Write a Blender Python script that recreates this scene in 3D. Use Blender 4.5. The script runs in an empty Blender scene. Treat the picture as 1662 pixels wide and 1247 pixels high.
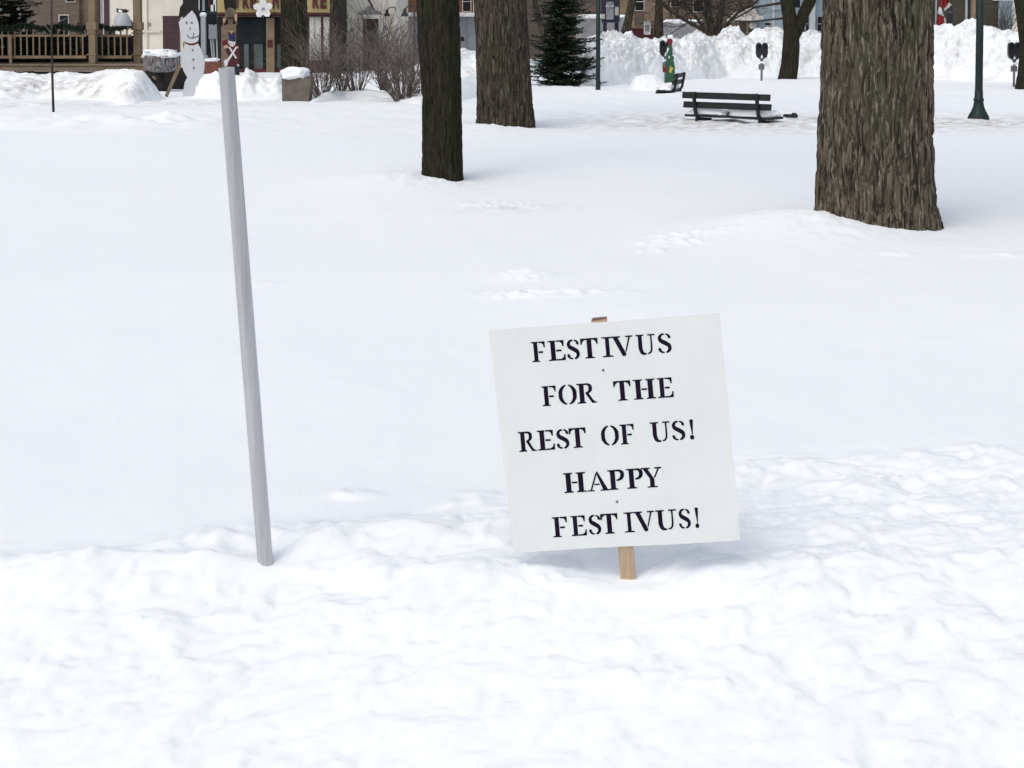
import bpy, math, random
import numpy as np
from mathutils import Vector, Matrix
R = math.radians
C = bpy.context.scene.collection
# ---------------------------------------------------------------- camera, world, sun
F = 2600.0                     # focal length in photo pixels (photo 1662 x 1247)
PITCH = R(3); EYE = 1.6
HOR = 45.0                     # row of the horizon
PPY = HOR + F*math.tan(PITCH)
cam = bpy.data.cameras.new('camera'); camo = bpy.data.objects.new('camera', cam); C.objects.link(camo)
cam.sensor_fit = 'HORIZONTAL'; cam.sensor_width = 36; cam.lens = F/1662*36
cam.shift_y = -(623.5-PPY)/1662
cam.clip_start = .1; cam.clip_end = 2000
camo.location = (0, 0, EYE); camo.rotation_euler = (R(90)-PITCH, 0, 0)
bpy.context.scene.camera = camo
w = bpy.data.worlds.new('World'); bpy.context.scene.world = w; w.use_nodes = True
nt = w.node_tree; nt.nodes.clear()
SUN_EL, SUN_AZ = R(54), R(212)       # azimuth clockwise from +Y: behind the camera, to its left
sky = nt.nodes.new('ShaderNodeTexSky'); sky.sky_type = 'NISHITA'; sky.sun_disc = False
sky.sun_elevation = SUN_EL; sky.sun_rotation = SUN_AZ; sky.dust_density = 4; sky.air_density = 1
hs = nt.nodes.new('ShaderNodeHueSaturation'); hs.inputs['Saturation'].default_value = .6
bg = nt.nodes.new('ShaderNodeBackground'); bg.inputs[1].default_value = .15
wo = nt.nodes.new('ShaderNodeOutputWorld')
nt.links.new(sky.outputs[0], hs.inputs['Color']); nt.links.new(hs.outputs[0], bg.inputs[0]); nt.links.new(bg.outputs[0], wo.inputs[0])
sl = bpy.data.lights.new('sun', 'SUN'); so = bpy.data.objects.new('sun', sl); C.objects.link(so)
sl.energy = .5; sl.angle = R(85); sl.color = (1, .98, .955)
sd = Vector((math.sin(SUN_AZ)*math.cos(SUN_EL), math.cos(SUN_AZ)*math.cos(SUN_EL), math.sin(SUN_EL)))
so.rotation_euler = sd.to_track_quat('Z', 'Y').to_euler()
vs = bpy.context.scene.view_settings
vs.view_transform = 'Standard'; vs.look = 'None'; vs.gamma = 1; vs.use_curve_mapping = False; vs.exposure = .12
# ---------------------------------------------------------------- maths helpers
cp, sp = math.cos(PITCH), math.sin(PITCH)
def P(px, py, Y):
    """world point on the ray of photo pixel (px,py) at world distance Y"""
    a = (px-831)/F; b = -(py-PPY)/F
    dy = cp + b*sp; dz = -sp + b*cp
    t = Y/dy
    return Vector((a*t, Y, EYE + dz*t))
def GX(px, py, z=0.0):
    a = (px-831)/F; b = -(py-PPY)/F
    t = (z-EYE)/(-sp+b*cp)
    return Vector((a*t, (cp+b*sp)*t, z))
_rs = np.random.RandomState(7); _perm = np.concatenate([_rs.permutation(256)]*3)
_g = _rs.normal(size=(256, 3)); _g /= np.linalg.norm(_g, axis=1)[:, None]
def perlin(x, y, z=0.0):
    x = np.asarray(x, float); y = np.asarray(y, float)+0*x; z = np.asarray(z, float)+0*x
    xi = np.floor(x).astype(int); yi = np.floor(y).astype(int); zi = np.floor(z).astype(int)
    xf, yf, zf = x-xi, y-yi, z-zi
    u, v, s = [t*t*t*(t*(t*6-15)+10) for t in (xf, yf, zf)]
    xi &= 255; yi &= 255; zi &= 255
    def gr(i, j, k):
        h = _perm[_perm[_perm[(xi+i) & 255]+((yi+j) & 255)]+((zi+k) & 255)]
        gg = _g[h]
        return gg[..., 0]*(xf-i)+gg[..., 1]*(yf-j)+gg[..., 2]*(zf-k)
    l = lambda a, b, t: a+(b-a)*t
    return 1.5*l(l(l(gr(0,0,0), gr(1,0,0), u), l(gr(0,1,0), gr(1,1,0), u), v),
             l(l(gr(0,0,1), gr(1,0,1), u), l(gr(0,1,1), gr(1,1,1), u), v), s)
def sstep(a, b, x):
    t = np.clip((x-a)/(b-a), 0, 1); return t*t*(3-2*t)
# ---------------------------------------------------------------- mesh helpers
LOC = {}
class MB:
    def __init__(s): s.v = []; s.f = []
    def add(s, v, f):
        n = len(s.v); s.v += [tuple(p) for p in v]; s.f += [tuple(i+n for i in q) for q in f]; return s
    def box(s, a, b, m=None, bev=0.0):
        x0, y0, z0 = [min(p, q) for p, q in zip(a, b)]; x1, y1, z1 = [max(p, q) for p, q in zip(a, b)]
        if bev > 0:
            e = min(bev, (x1-x0)/3, (y1-y0)/3, (z1-z0)/3)
            V = []; 
            for (x, sx) in ((x0, 1), (x1, -1)):
                for (y, sy) in ((y0, 1), (y1, -1)):
                    for (z, sz) in ((z0, 1), (z1, -1)):
                        V += [(x, y+sy*e, z+sz*e), (x+sx*e, y, z+sz*e), (x+sx*e, y+sy*e, z)]
            id_ = lambda i, j, k, c: (i*4+j*2+k)*3+c
            Fc = []
            for i in (0, 1): Fc.append([id_(i,0,0,0), id_(i,1,0,0), id_(i,1,1,0), id_(i,0,1,0)])
            for j in (0, 1): Fc.append([id_(0,j,0,1), id_(1,j,0,1), id_(1,j,1,1), id_(0,j,1,1)])
            for k in (0, 1): Fc.append([id_(0,0,k,2), id_(1,0,k,2), id_(1,1,k,2), id_(0,1,k,2)])
            for i in (0, 1):
                for j in (0, 1): Fc.append([id_(i,j,0,0), id_(i,j,1,0), id_(i,j,1,1), id_(i,j,0,1)])
                for k in (0, 1): Fc.append([id_(i,0,k,0), id_(i,1,k,0), id_(i,1,k,2), id_(i,0,k,2)])
            for j in (0, 1):
                for k in (0, 1): Fc.append([id_(0,j,k,1), id_(1,j,k,1), id_(1,j,k,2), id_(0,j,k,2)])
            for i in (0, 1):
                for j in (0, 1):
                    for k in (0, 1): Fc.append([id_(i,j,k,0), id_(i,j,k,1), id_(i,j,k,2)])
        else:
            V = [(x, y, z) for x in (x0, x1) for y in (y0, y1) for z in (z0, z1)]
            Fc = [(0,1,3,2), (4,6,7,5), (0,4,5,1), (2,3,7,6), (0,2,6,4), (1,5,7,3)]
        if m is not None: V = [m @ Vector(p) for p in V]
        return s.add(V, Fc)
    def rect(s, x0, y0, x1, y1, Y, depth=.1, bev=0.0):
        """box whose front face at distance Y covers the photo rectangle"""
        a = P(x0, y0, Y); b = P(x1, y1, Y)
        return s.box((a.x, Y, a.z), (b.x, Y+depth, b.z), bev=bev)
    def tube(s, pts, rad, n=6, cap=True):
        pts = [Vector(p) for p in pts]
        if not hasattr(rad, '__len__'): rad = [rad]*len(pts)
        V = []; prev = None
        for i, p in enumerate(pts):
            t = (pts[min(i+1, len(pts)-1)]-pts[max(i-1, 0)])
            if t.length < 1e-9: t = Vector((0, 0, 1))
            t.normalize()
            if prev is None:
                a = t.cross(Vector((0, 1, 0)) if abs(t.y) < .9 else Vector((1, 0, 0))).normalized()
            else: a = (prev-t*prev.dot(t)).normalized()
            prev = a; b = t.cross(a)
            for k in range(n):
                q = 2*math.pi*k/n
                V.append(p+(a*math.cos(q)+b*math.sin(q))*rad[i])
        Fc = [(i*n+k, i*n+(k+1) % n, (i+1)*n+(k+1) % n, (i+1)*n+k) for i in range(len(pts)-1) for k in range(n)]
        if cap: Fc += [tuple(range(n))[::-1], tuple((len(pts)-1)*n+k for k in range(n))]
        return s.add(V, Fc)
    def lathe(s, prof, n=24, c=(0, 0, 0)):
        V = [(c[0]+r*math.cos(2*math.pi*k/n), c[1]+r*math.sin(2*math.pi*k/n), c[2]+z) for r, z in prof for k in range(n)]
        Fc = [(i*n+k, i*n+(k+1) % n, (i+1)*n+(k+1) % n, (i+1)*n+k) for i in range(len(prof)-1) for k in range(n)]
        Fc += [tuple(range(n))[::-1], tuple((len(prof)-1)*n+k for k in range(n))]
        return s.add(V, Fc)
    def prism(s, poly, fn, th):
        """poly: 2-D points, fn(u,v,w) -> 3-D; w=0 front, w=th back"""
        n = len(poly)
        V = [fn(u, v, 0) for u, v in poly]+[fn(u, v, th) for u, v in poly]
        Fc = [tuple(range(n)), tuple(range(2*n-1, n-1, -1))]+[(i, i+n, (i+1) % n+n, (i+1) % n) for i in range(n)]
        return s.add(V, Fc)
    def build(s, name, m, parent=None, smooth=False, world=False, root=None):
        off = LOC.get((root or parent).name, Vector((0, 0, 0))) if world and (root or parent) else Vector((0, 0, 0))
        me = bpy.data.meshes.new(name)
        me.from_pydata([(p[0]-off.x, p[1]-off.y, p[2]-off.z) for p in s.v], [], s.f); me.validate(); me.update()
        import bmesh
        bm = bmesh.new(); bm.from_mesh(me); bmesh.ops.recalc_face_normals(bm, faces=bm.faces); bm.to_mesh(me); bm.free()
        if smooth: me.polygons.foreach_set('use_smooth', [True]*len(me.polygons))
        if m: me.materials.append(m)
        o = bpy.data.objects.new(name, me); C.objects.link(o)
        if parent: o.parent = parent
        return o
def grid_obj(name, V, nx, ny, m, parent=None, attr=None):
    """V: (ny*nx,3) array"""
    me = bpy.data.meshes.new(name)
    i = np.arange((ny-1)*(nx-1)); r = i//(nx-1); c = i % (nx-1)
    q = np.stack([r*nx+c, r*nx+c+1, (r+1)*nx+c+1, (r+1)*nx+c], 1).astype(np.int32)
    me.vertices.add(len(V)); me.vertices.foreach_set('co', V.astype(np.float32).ravel())
    me.loops.add(q.size); me.loops.foreach_set('vertex_index', q.ravel())
    me.polygons.add(len(q)); me.polygons.foreach_set('loop_start', (np.arange(len(q))*4).astype(np.int32))
    me.update(calc_edges=True); me.validate()
    me.polygons.foreach_set('use_smooth', np.ones(len(q), bool))
    if attr is not None:
        a = me.attributes.new('dirt', 'FLOAT', 'POINT'); a.data.foreach_set('value', attr.astype(np.float32))
    me.materials.append(m)
    o = bpy.data.objects.new(name, me); C.objects.link(o)
    if parent: o.parent = parent
    return o
def thing(name, label, cat, loc=(0, 0, 0), rz=0, group=None):
    o = bpy.data.objects.new(name, None); C.objects.link(o); o.empty_display_size = .2
    o.location = loc; o.rotation_euler = (0, 0, rz); o['label'] = label; o['category'] = cat
    if group: o['group'] = group
    LOC[o.name] = Vector(loc); return o
def tag(o, label=None, cat=None, group=None, kind=None):
    for k, v in (('label', label), ('category', cat), ('group', group), ('kind', kind)):
        if v: o[k] = v
    return o
def copy_tree(o, parent=None):
    c = o.copy(); C.objects.link(c)
    if parent: c.parent = parent
    for ch in list(o.children): copy_tree(ch, c)
    return c
# ---------------------------------------------------------------- materials
def mat(name, c1, c2=None, scale=(4, 4, 4), rough=.7, bump=0.0, metal=0.0, bscale=None, detail=6, lo=.35, hi=.65, spec=.3):
    m = bpy.data.materials.new(name); m.use_nodes = True
    n = m.node_tree.nodes; l = m.node_tree.links; b = n['Principled BSDF']
    b.inputs['Roughness'].default_value = rough; b.inputs['Metallic'].default_value = metal
    b.inputs['Specular IOR Level'].default_value = spec
    if c2 is None: c2 = tuple(x*.78 for x in c1)
    tc = n.new('ShaderNodeTexCoord'); mp = n.new('ShaderNodeMapping'); mp.inputs['Scale'].default_value = scale
    nz = n.new('ShaderNodeTexNoise'); nz.inputs['Scale'].default_value = 1; nz.inputs['Detail'].default_value = detail
    cr = n.new('ShaderNodeValToRGB')
    cr.color_ramp.elements[0].position = lo; cr.color_ramp.elements[1].position = hi
    cr.color_ramp.elements[0].color = (*c1, 1); cr.color_ramp.elements[1].color = (*c2, 1)
    l.new(tc.outputs['Object'], mp.inputs[0]); l.new(mp.outputs[0], nz.inputs['Vector'])
    l.new(nz.outputs[0], cr.inputs[0]); l.new(cr.outputs[0], b.inputs['Base Color'])
    if bump:
        n2 = n.new('ShaderNodeTexNoise'); n2.inputs['Scale'].default_value = 1; n2.inputs['Detail'].default_value = 8
        m2 = n.new('ShaderNodeMapping'); m2.inputs['Scale'].default_value = bscale or tuple(4*q for q in scale)
        bp = n.new('ShaderNodeBump'); bp.inputs['Strength'].default_value = bump; bp.inputs['Distance'].default_value = .02
        l.new(tc.outputs['Object'], m2.inputs[0]); l.new(m2.outputs[0], n2.inputs['Vector'])
        l.new(n2.outputs[0], bp.inputs['Height']); l.new(bp.outputs[0], b.inputs['Normal'])
    return m
def snow_mat():
    m = bpy.data.materials.new('snow'); m.use_nodes = True
    n = m.node_tree.nodes; l = m.node_tree.links; b = n['Principled BSDF']
    b.inputs['Roughness'].default_value = .85; b.inputs['Specular IOR Level'].default_value = .15
    tc = n.new('ShaderNodeTexCoord')
    at = n.new('ShaderNodeAttribute'); at.attribute_name = 'dirt'
    nz = n.new('ShaderNodeTexNoise'); nz.inputs['Scale'].default_value = 3.5; nz.inputs['Detail'].default_value = 9; nz.inputs['Roughness'].default_value = .65
    mr = n.new('ShaderNodeMapRange'); mr.inputs['From Min'].default_value = .42; mr.inputs['From Max'].default_value = .68
    l.new(tc.outputs['Object'], nz.inputs['Vector']); l.new(nz.outputs[0], mr.inputs[0])
    mu = n.new('ShaderNodeMath'); mu.operation = 'MULTIPLY'; l.new(mr.outputs[0], mu.inputs[0]); l.new(at.outputs['Fac'], mu.inputs[1])
    mx = n.new('ShaderNodeMix'); mx.data_type = 'RGBA'
    mx.inputs['A'].default_value = (.845, .878, .892, 1); mx.inputs['B'].default_value = (.36, .31, .26, 1)
    l.new(mu.outputs[0], mx.inputs['Factor']); l.new(mx.outputs['Result'], b.inputs['Base Color'])
    # grain: fine crystals and small crumbs
    n2 = n.new('ShaderNodeTexNoise'); n2.inputs['Scale'].default_value = 55; n2.inputs['Detail'].default_value = 8; n2.inputs['Roughness'].default_value = .7
    bp = n.new('ShaderNodeBump'); bp.inputs['Strength'].default_value = .35; bp.inputs['Distance'].default_value = .006
    l.new(tc.outputs['Object'], n2.inputs['Vector']); l.new(n2.outputs[0], bp.inputs['Height']); l.new(bp.outputs[0], b.inputs['Normal'])
    return m
def bark_mat(name, dark, mid, pale, moss, k=1.0, pale_amt=.5):
    m = bpy.data.materials.new(name); m.use_nodes = True
    n = m.node_tree.nodes; l = m.node_tree.links; b = n['Principled BSDF']
    b.inputs['Roughness'].default_value = .9; b.inputs['Specular IOR Level'].default_value = .1
    tc = n.new('ShaderNodeTexCoord')
    def noise(sc, det=8, rough=.6, seed=0):
        mp = n.new('ShaderNodeMapping'); mp.inputs['Scale'].default_value = sc; mp.inputs['Location'].default_value = (seed, seed*.7, seed*1.3)
        z = n.new('ShaderNodeTexNoise'); z.inputs['Scale'].default_value = 1; z.inputs['Detail'].default_value = det; z.inputs['Roughness'].default_value = rough; z.inputs['Distortion'].default_value = .35
        l.new(tc.outputs['Object'], mp.inputs[0]); l.new(mp.outputs[0], z.inputs['Vector']); return z
    def rng(z, a, c, x=1.0):
        r = n.new('ShaderNodeMapRange'); r.inputs['From Min'].default_value = a; r.inputs['From Max'].default_value = c; r.inputs['To Max'].default_value = x
        l.new(z.outputs[0], r.inputs[0]); return r
    def mix(fac, A, B):
        x = n.new('ShaderNodeMix'); x.data_type = 'RGBA'; l.new(fac.outputs[0], x.inputs['Factor'])
        for s_, v in (('A', A), ('B', B)):
            if isinstance(v, tuple): x.inputs[s_].default_value = (*v, 1)
            else: l.new(v.outputs['Result'], x.inputs[s_])
        return x
    c = mix(rng(noise((24*k, 24*k, 3.4*k)), .41, .60), dark, mid)
    c = mix(rng(noise((3.2, 3.2, .8), 5, .6, 5), .52, .66, .8), c, moss)
    c = mix(rng(noise((44*k, 44*k, 4.2*k), 8, .6, 11), .53, .66, pale_amt), c, pale)
    c = mix(rng(noise((30*k, 30*k, 1.7*k), 4, .5, 17), .60, .66, .85), c, tuple(q*.45 for q in dark))
    l.new(c.outputs['Result'], b.inputs['Base Color'])
    bp = n.new('ShaderNodeBump'); bp.inputs['Strength'].default_value = 1; bp.inputs['Distance'].default_value = .02
    l.new(noise((55*k, 55*k, 9*k), 9, .65, 3).outputs[0], bp.inputs['Height']); l.new(bp.outputs[0], b.inputs['Normal'])
    return m
M = {}
M['snow'] = snow_mat()
M['bark_old'] = bark_mat('bark_old', (.030, .025, .019), (.138, .114, .086), (.34, .30, .24), (.068, .066, .042), 1.25, .65)
M['bark_mid'] = bark_mat('bark_mid', (.024, .020, .015), (.072, .06, .047), (.18, .155, .12), (.04, .04, .024), .9, .6)
M['bark_dark'] = bark_mat('bark_dark', (.014, .013, .009), (.032, .031, .02), (.065, .063, .042), (.028, .03, .015), 1.3, .45)
M['twig'] = mat('twig', (.075, .06, .052), (.16, .135, .12), (9, 9, 9), .9)
M['twig_dark'] = mat('twig_dark', (.022, .018, .015), (.05, .042, .035), (9, 9, 9), .9)
M['needles'] = mat('needles', (.008, .017, .010), (.045, .07, .044), (14, 14, 14), .75, lo=.3, hi=.75)
M['galv'] = mat('galvanised', (.45, .46, .48), (.54, .55, .57), (80, 80, 4), .36, .15, metal=.55, spec=.5)
M['board'] = mat('white_board', (.76, .785, .775), (.69, .715, .705), (5, 5, 5), .65, .05, lo=.2, hi=.8)
M['ink'] = mat('black_paint', (.008, .005, .016), (.016, .011, .028), (40, 40, 40), .8, spec=.05)
M['lath'] = mat('lath_wood', (.50, .37, .26), (.41, .29, .195), (60, 60, 4), .75, .2)
M['lath_end'] = mat('lath_end', (.20, .125, .11), (.15, .09, .08), (60, 60, 30), .8)
M['nail'] = mat('nail_steel', (.2, .2, .2), (.12, .12, .12), (50, 50, 50), .5, metal=.6)
M['green_iron'] = mat('green_iron', (.006, .017, .017), (.010, .024, .024), (10, 10, 3), .5, .1)
M['bench_paint'] = mat('bench_paint', (.007, .012, .012), (.014, .02, .021), (8, 8, 8), .55, .1)
M['black'] = mat('black_enamel', (.012, .012, .014), (.022, .022, .024), (9, 9, 9), .4)
M['steel'] = mat('grey_steel', (.10, .10, .11), (.18, .18, .19), (14, 14, 14), .5, metal=.3)
M['tan'] = mat('tan_paint', (.225, .165, .105), (.17, .125, .08), (3, 3, 3), .75, .1)
M['beam'] = mat('weathered_wood', (.14, .105, .072), (.21, .165, .115), (2, 2, 9), .8, .1)
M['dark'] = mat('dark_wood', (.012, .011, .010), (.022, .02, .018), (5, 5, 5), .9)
M['cream'] = mat('cream_stucco', (.72, .695, .61), (.60, .57, .49), (1.3, 1.3, 1.3), .85, .2, lo=.3, hi=.7)
M['cream_trim'] = mat('cream_trim', (.66, .64, .57), (.58, .55, .48), (2, 2, 2), .8)
M['plum'] = mat('plum_door', (.045, .022, .028), (.06, .032, .036), (3, 3, 8), .5)
M['maroon'] = mat('maroon_paint', (.06, .012, .016), (.09, .02, .022), (4, 4, 4), .55)
M['sign_tan'] = mat('sign_tan', (.42, .335, .16), (.36, .28, .13), (3, 3, 3), .7)
M['glass'] = mat('dark_glass', (.010, .013, .014), (.02, .026, .028), (1.2, 1.2, 1.2), .5, spec=.05)
M['curtain'] = mat('pale_curtain', (.55, .54, .50), (.36, .35, .32), (14, 1, .3), .8, lo=.4, hi=.6)
M['brick'] = mat('red_brick', (.20, .075, .05), (.13, .055, .04), (6, 6, 14), .85, .3)
M['brown_siding'] = mat('brown_siding', (.135, .108, .088), (.095, .075, .06), (1.2, 1.2, 9), .85, .2)
M['olive_siding'] = mat('olive_siding', (.062, .055, .04), (.042, .037, .028), (1.2, 1.2, 9), .85, .2)
M['greyconc'] = mat('grey_concrete', (.26, .26, .265), (.19, .19, .195), (2.5, 2.5, 2.5), .9, .2)
M['greypanel'] = mat('grey_panel', (.28, .30, .33), (.23, .25, .28), (1, 1, 4), .6)
M['bluesiding'] = mat('blue_grey_siding', (.24, .30, .34), (.19, .24, .28), (1, 1, 12), .75, .15)
M['white'] = mat('white_paint', (.74, .74, .74), (.62, .62, .63), (6, 6, 6), .6)
M['snowman'] = mat('painted_white_plywood', (.56, .57, .60), (.50, .51, .54), (3, 3, 3), .65, lo=.2, hi=.8)
M['scarf'] = mat('scarf_red', (.12, .015, .022), (.09, .012, .018), (9, 9, 9), .7)
M['red'] = mat('soldier_red', (.17, .016, .026), (.12, .012, .02), (7, 7, 7), .6)
M['blue'] = mat('soldier_blue', (.02, .03, .10), (.014, .02, .07), (7, 7, 7), .6)
M['skin'] = mat('painted_skin', (.55, .36, .24), (.50, .32, .2), (7, 7, 7), .6)
M['yellow'] = mat('yellow_paint', (.55, .42, .10), (.48, .36, .08), (7, 7, 7), .6)
M['navy'] = mat('navy_paint', (.014, .016, .035), (.022, .025, .05), (3, 3, 3), .5)
M['stone'] = mat('stone', (.11, .095, .08), (.16, .14, .12), (6, 6, 6), .9, .4)
M['urn'] = mat('urn_stone', (.035, .03, .029), (.34, .32, .32), (26, 26, 4), .9, .3)
M['green'] = mat('board_green', (.02, .075, .04), (.03, .10, .055), (7, 7, 7), .6)
M['flag_red'] = mat('flag_red', (.25, .025, .03), (.19, .018, .024), (6, 6, 6), .8)
M['lightgrey'] = mat('light_grey_metal', (.40, .42, .44), (.33, .35, .37), (4, 4, 4), .6)
M['beard'] = mat('grey_brown_paint', (.13, .105, .09), (.09, .075, .065), (12, 12, 12), .8)
M['shopgrey'] = mat('shop_grey', (.09, .115, .12), (.05, .065, .07), (3, 3, 1), .6)
M['roofgrey'] = mat('shingle_grey', (.20, .19, .18), (.14, .135, .13), (3, 3, 3), .9, .2)
M['lamp_glass'] = mat('lamp_glass', (.62, .62, .56), (.56, .56, .5), (4, 4, 4), .3)
# ---------------------------------------------------------------- the snow
TREES = []   # (x, y, radius of drift, height, tilt)
def edge_y(x): return np.interp(x, [-4, -1.5, -.73, -.46, .1, .84, 1.9, 5], [4.55, 4.66, 4.90, 5.02, 5.2, 5.75, 5.95, 6.1])
def HN(x, y, fine=True):
    x = np.asarray(x, float); y = np.asarray(y, float)+0*x
    ey = edge_y(x)+.10*perlin(x*2.3, y*1.1, 3.3)+.05*perlin(x*6, y*3, 9.1)
    near = sstep(.30, -.12, y-ey)
    h = -.235*np.maximum(np.interp(x, [-4, -.75, .33, 1.9, 5], [4.7, 4.74, 4.62, 4.9, 5.1])-y, 0)                                   # bank falling to the camera
    h = h+(.018+.020*sstep(.2, -.5, x))*np.exp(-((y-ey+.06)/.14)**2)*(1+.6*perlin(x*5, y*4, 55.))                         # its lip
    far = sstep(6, 14, y)
    h = h+(1-near)*((.024*perlin(x*.55, y*.42, 1.7))+.07*far*perlin(x*.16, y*.13, 4.1))
    h = h+(1-near)*.006*perlin(x*2.2, y*1.6, 2.2)
    if fine:
        # wind-packed and trampled lumps, crests running away to the right
        a = R(38); u = x*math.cos(a)+y*math.sin(a); v = -x*math.sin(a)+y*math.cos(a)
        wx = .05*perlin(x*4, y*4, 7.7); wy = .05*perlin(x*4, y*4, 17.7)
        u = u+wx; v = v+wy
        b1 = perlin(u*3.2, v*6.5, 1.1); b2 = perlin(u*7, v*13, 5.1); b3 = perlin(u*16, v*26, 8.1)
        lump = .020*b1+.013*b2+.005*b3 - .010*np.abs(perlin(u*4.5, v*9, 13.3))
        # broken crust: low terraces with crisp edges at three sizes
        for k_, sd_, am_, ed_ in ((3.0, 21.3, .013, .10), (5.5, 27.9, .011, .09), (10., 35.1, .007, .10)):
            lump = lump+am_*sstep(-ed_, ed_, perlin(u*k_, v*k_*2.1, sd_)+.25*perlin(u*k_*5, v*k_*7, sd_))
        lump = lump+.0016*perlin(u*45, v*55, 3.9)+.011*sstep(.30, .55, perlin(x*17, y*15, 91.))*sstep(-.05, .25, perlin(x*2.2, y*2, 92.))
        lump = (lump-.014)*(.40+.24*sstep(3.6, 4.5, y))
        for (fx_, fy_) in ((-.735, 4.80), (.335, 4.66)):
            lump = lump*(1-.85*np.exp(-(((x-fx_)/.09)**2+((y-fy_)/.13)**2)))
        h = h+near*lump
    # footprints and crumbs in the smooth field
    for (px, py, rx, ry, am) in SPOTS:
        g = np.exp(-(((x-px)/rx)**2+((y-py)/ry)**2)**2)
        h = h+.75*g*am*(perlin(x*14, y*9, 31.0)*.9+.55)
    h = h+.045*np.exp(-(((x-2.25)/.55)**2+((y-12.75)/.5)**2))
    for (fx_, fy_, a_) in ((-.60, 4.98, .035), (-.93, 4.93, .03), (-.76, 5.02, .02)):
        h = h+a_*np.exp(-(((x-fx_)/.13)**2+((y-fy_)/.11)**2))*(1+.5*perlin(x*18, y*12, 61.))
    h = h+(1-near)*.0022*perlin(x*7+1.5*perlin(x*2, y*2, 71.), y*4.5, 72.)
    for (fx_, fy_, c_) in CORR:
        h = h+c_*np.exp(-(((x-fx_)/.28)**2+((y-fy_)/.34)**2))
    for (tx, ty, rr, hh, tilt) in TREES:
        g = np.exp(-(((x-tx)**2+(y-ty)**2)/rr**2))
        h = h+g*(hh-tilt*(x-tx))
        h = h+np.exp(-(((x-tx)**2+(y-ty)**2)/(rr*.8)**2))*.022*(perlin(x*6, y*5, 81.)+.5*perlin(x*15, y*12, 82.))
    # trodden way by the benches
    way = np.exp(-((y-(27.6+.04*x))/2.2)**2)*sstep(-1, 2.5, x)
    h = h+way*(.05*perlin(x*2.2, y*1.3, 6.6)+.03*perlin(x*5, y*3, 12.6)-.03)
    rough = sstep(21, 27, y)
    h = h+rough*(.030*perlin(x*1.1, y*.8, 41.)+.016*perlin(x*3.1, y*2.2, 43.))
    rl = np.exp(-((y-(26.3+.5*perlin(x*.5, 0, 3.)))/1.1)**2)*sstep(-4.4, -5.8, x)
    h = h+rl*(.13+.16*perlin(x*1.6, y*1.3, 47.)+.09*perlin(x*4, y*3, 49.))
    way2 = np.exp(-((y-33)/1.6)**2)*sstep(-2, -7, x)
    h = h+way2*.05*perlin(x*1.8, y*1.2, 16.6)
    return h
SPOTS = []; CORR = []
def spot(px, py, rx, ry, am):
    p = GX(px, py); SPOTS.append((p.x, p.y, rx, ry, am))
for s_ in ((855, 450, .20, .22, .035), (900, 478, .5, .14, .025), (840, 482, .16, .10, .03), (1090, 395, .28, .18, .04), (1130, 385, .4, .14, .03),
           (1455, 416, .14, .10, .03), (1620, 416, .25, .16, .03), (1060, 408, .15, .1, .03), (800, 332, .35, .3, .03), (573, 803, .09, .06, .022), (785, 815, .16, .11, .026),
           (640, 850, .10, .08, .02), (1590, 735, .10, .08, .03), (420, 462, .12, .1, .02)): spot(*s_)
BT = GX(1427, 372); ST = GX(717, 292); MT = GX(822, 206)
BT.y += .30; BT.x = (1425-831)/F*BT.y
TREES += [(BT.x-.25, BT.y-.35, .95, .06, .17), (ST.x-.1, ST.y-.2, .8, .03, .16), (MT.x, MT.y-.3, 1.1, .05, .10)]
def hz(x, y): return float(HN(np.array([float(x)]), np.array([float(y)]), True)[0])
_cc = []
for px_, py_, yy_ in ((1018, 952, 4.66), (431, 906, 4.80)):
    p_ = P(px_, py_, yy_); _cc.append((p_.x, yy_-.03, p_.z-float(HN(np.array([p_.x]), np.array([yy_-.03]))[0])))
CORR += _cc
def axis(segs):
    o = [segs[0][0]]
    for a, b, d0, d1 in segs:
        x = a
        while x < b-1e-6:
            t = (x-a)/(b-a); x = min(x+d0+(d1-d0)*t, b); o.append(x)
    return np.array(o)
xs = axis([(-400, -60, 40, 10), (-60, -20, 2, .5), (-20, -6, .25, .12), (-6, -1.9, .07, .02), (-1.9, 2.3, .0125, .0125), (2.3, 6, .02, .07), (6, 20, .12, .25), (20, 60, .5, 2), (60, 400, 10, 40)])
ys = axis([(-60, -4, 8, .5), (-4, 2.4, .3, .05), (2.4, 3.2, .03, .0125), (3.2, 6.6, .0125, .0125), (6.6, 20, .013, .09), (20, 56, .09, .2), (56, 120, .5, 4), (120, 700, 10, 60)])
XX, YY = np.meshgrid(xs, ys); hh = HN(XX, YY)
dirt = np.exp(-((YY-27.2)/2.2)**2)*sstep(0, 4, XX)*1.1+np.exp(-((YY-33.5)/1.2)**2)*sstep(-3, -6, XX)*.5+sstep(20, 30, YY)*.04
dirt += np.exp(-(((XX-(.0))/.5)**2+((YY-14.3)/.4)**2))*.35
grid_obj('snow_ground', np.stack([XX, YY, hh], -1).reshape(-1, 3), len(xs), len(ys), M['snow'], attr=dirt.ravel())
tag(bpy.data.objects['snow_ground'], kind='structure')
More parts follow.
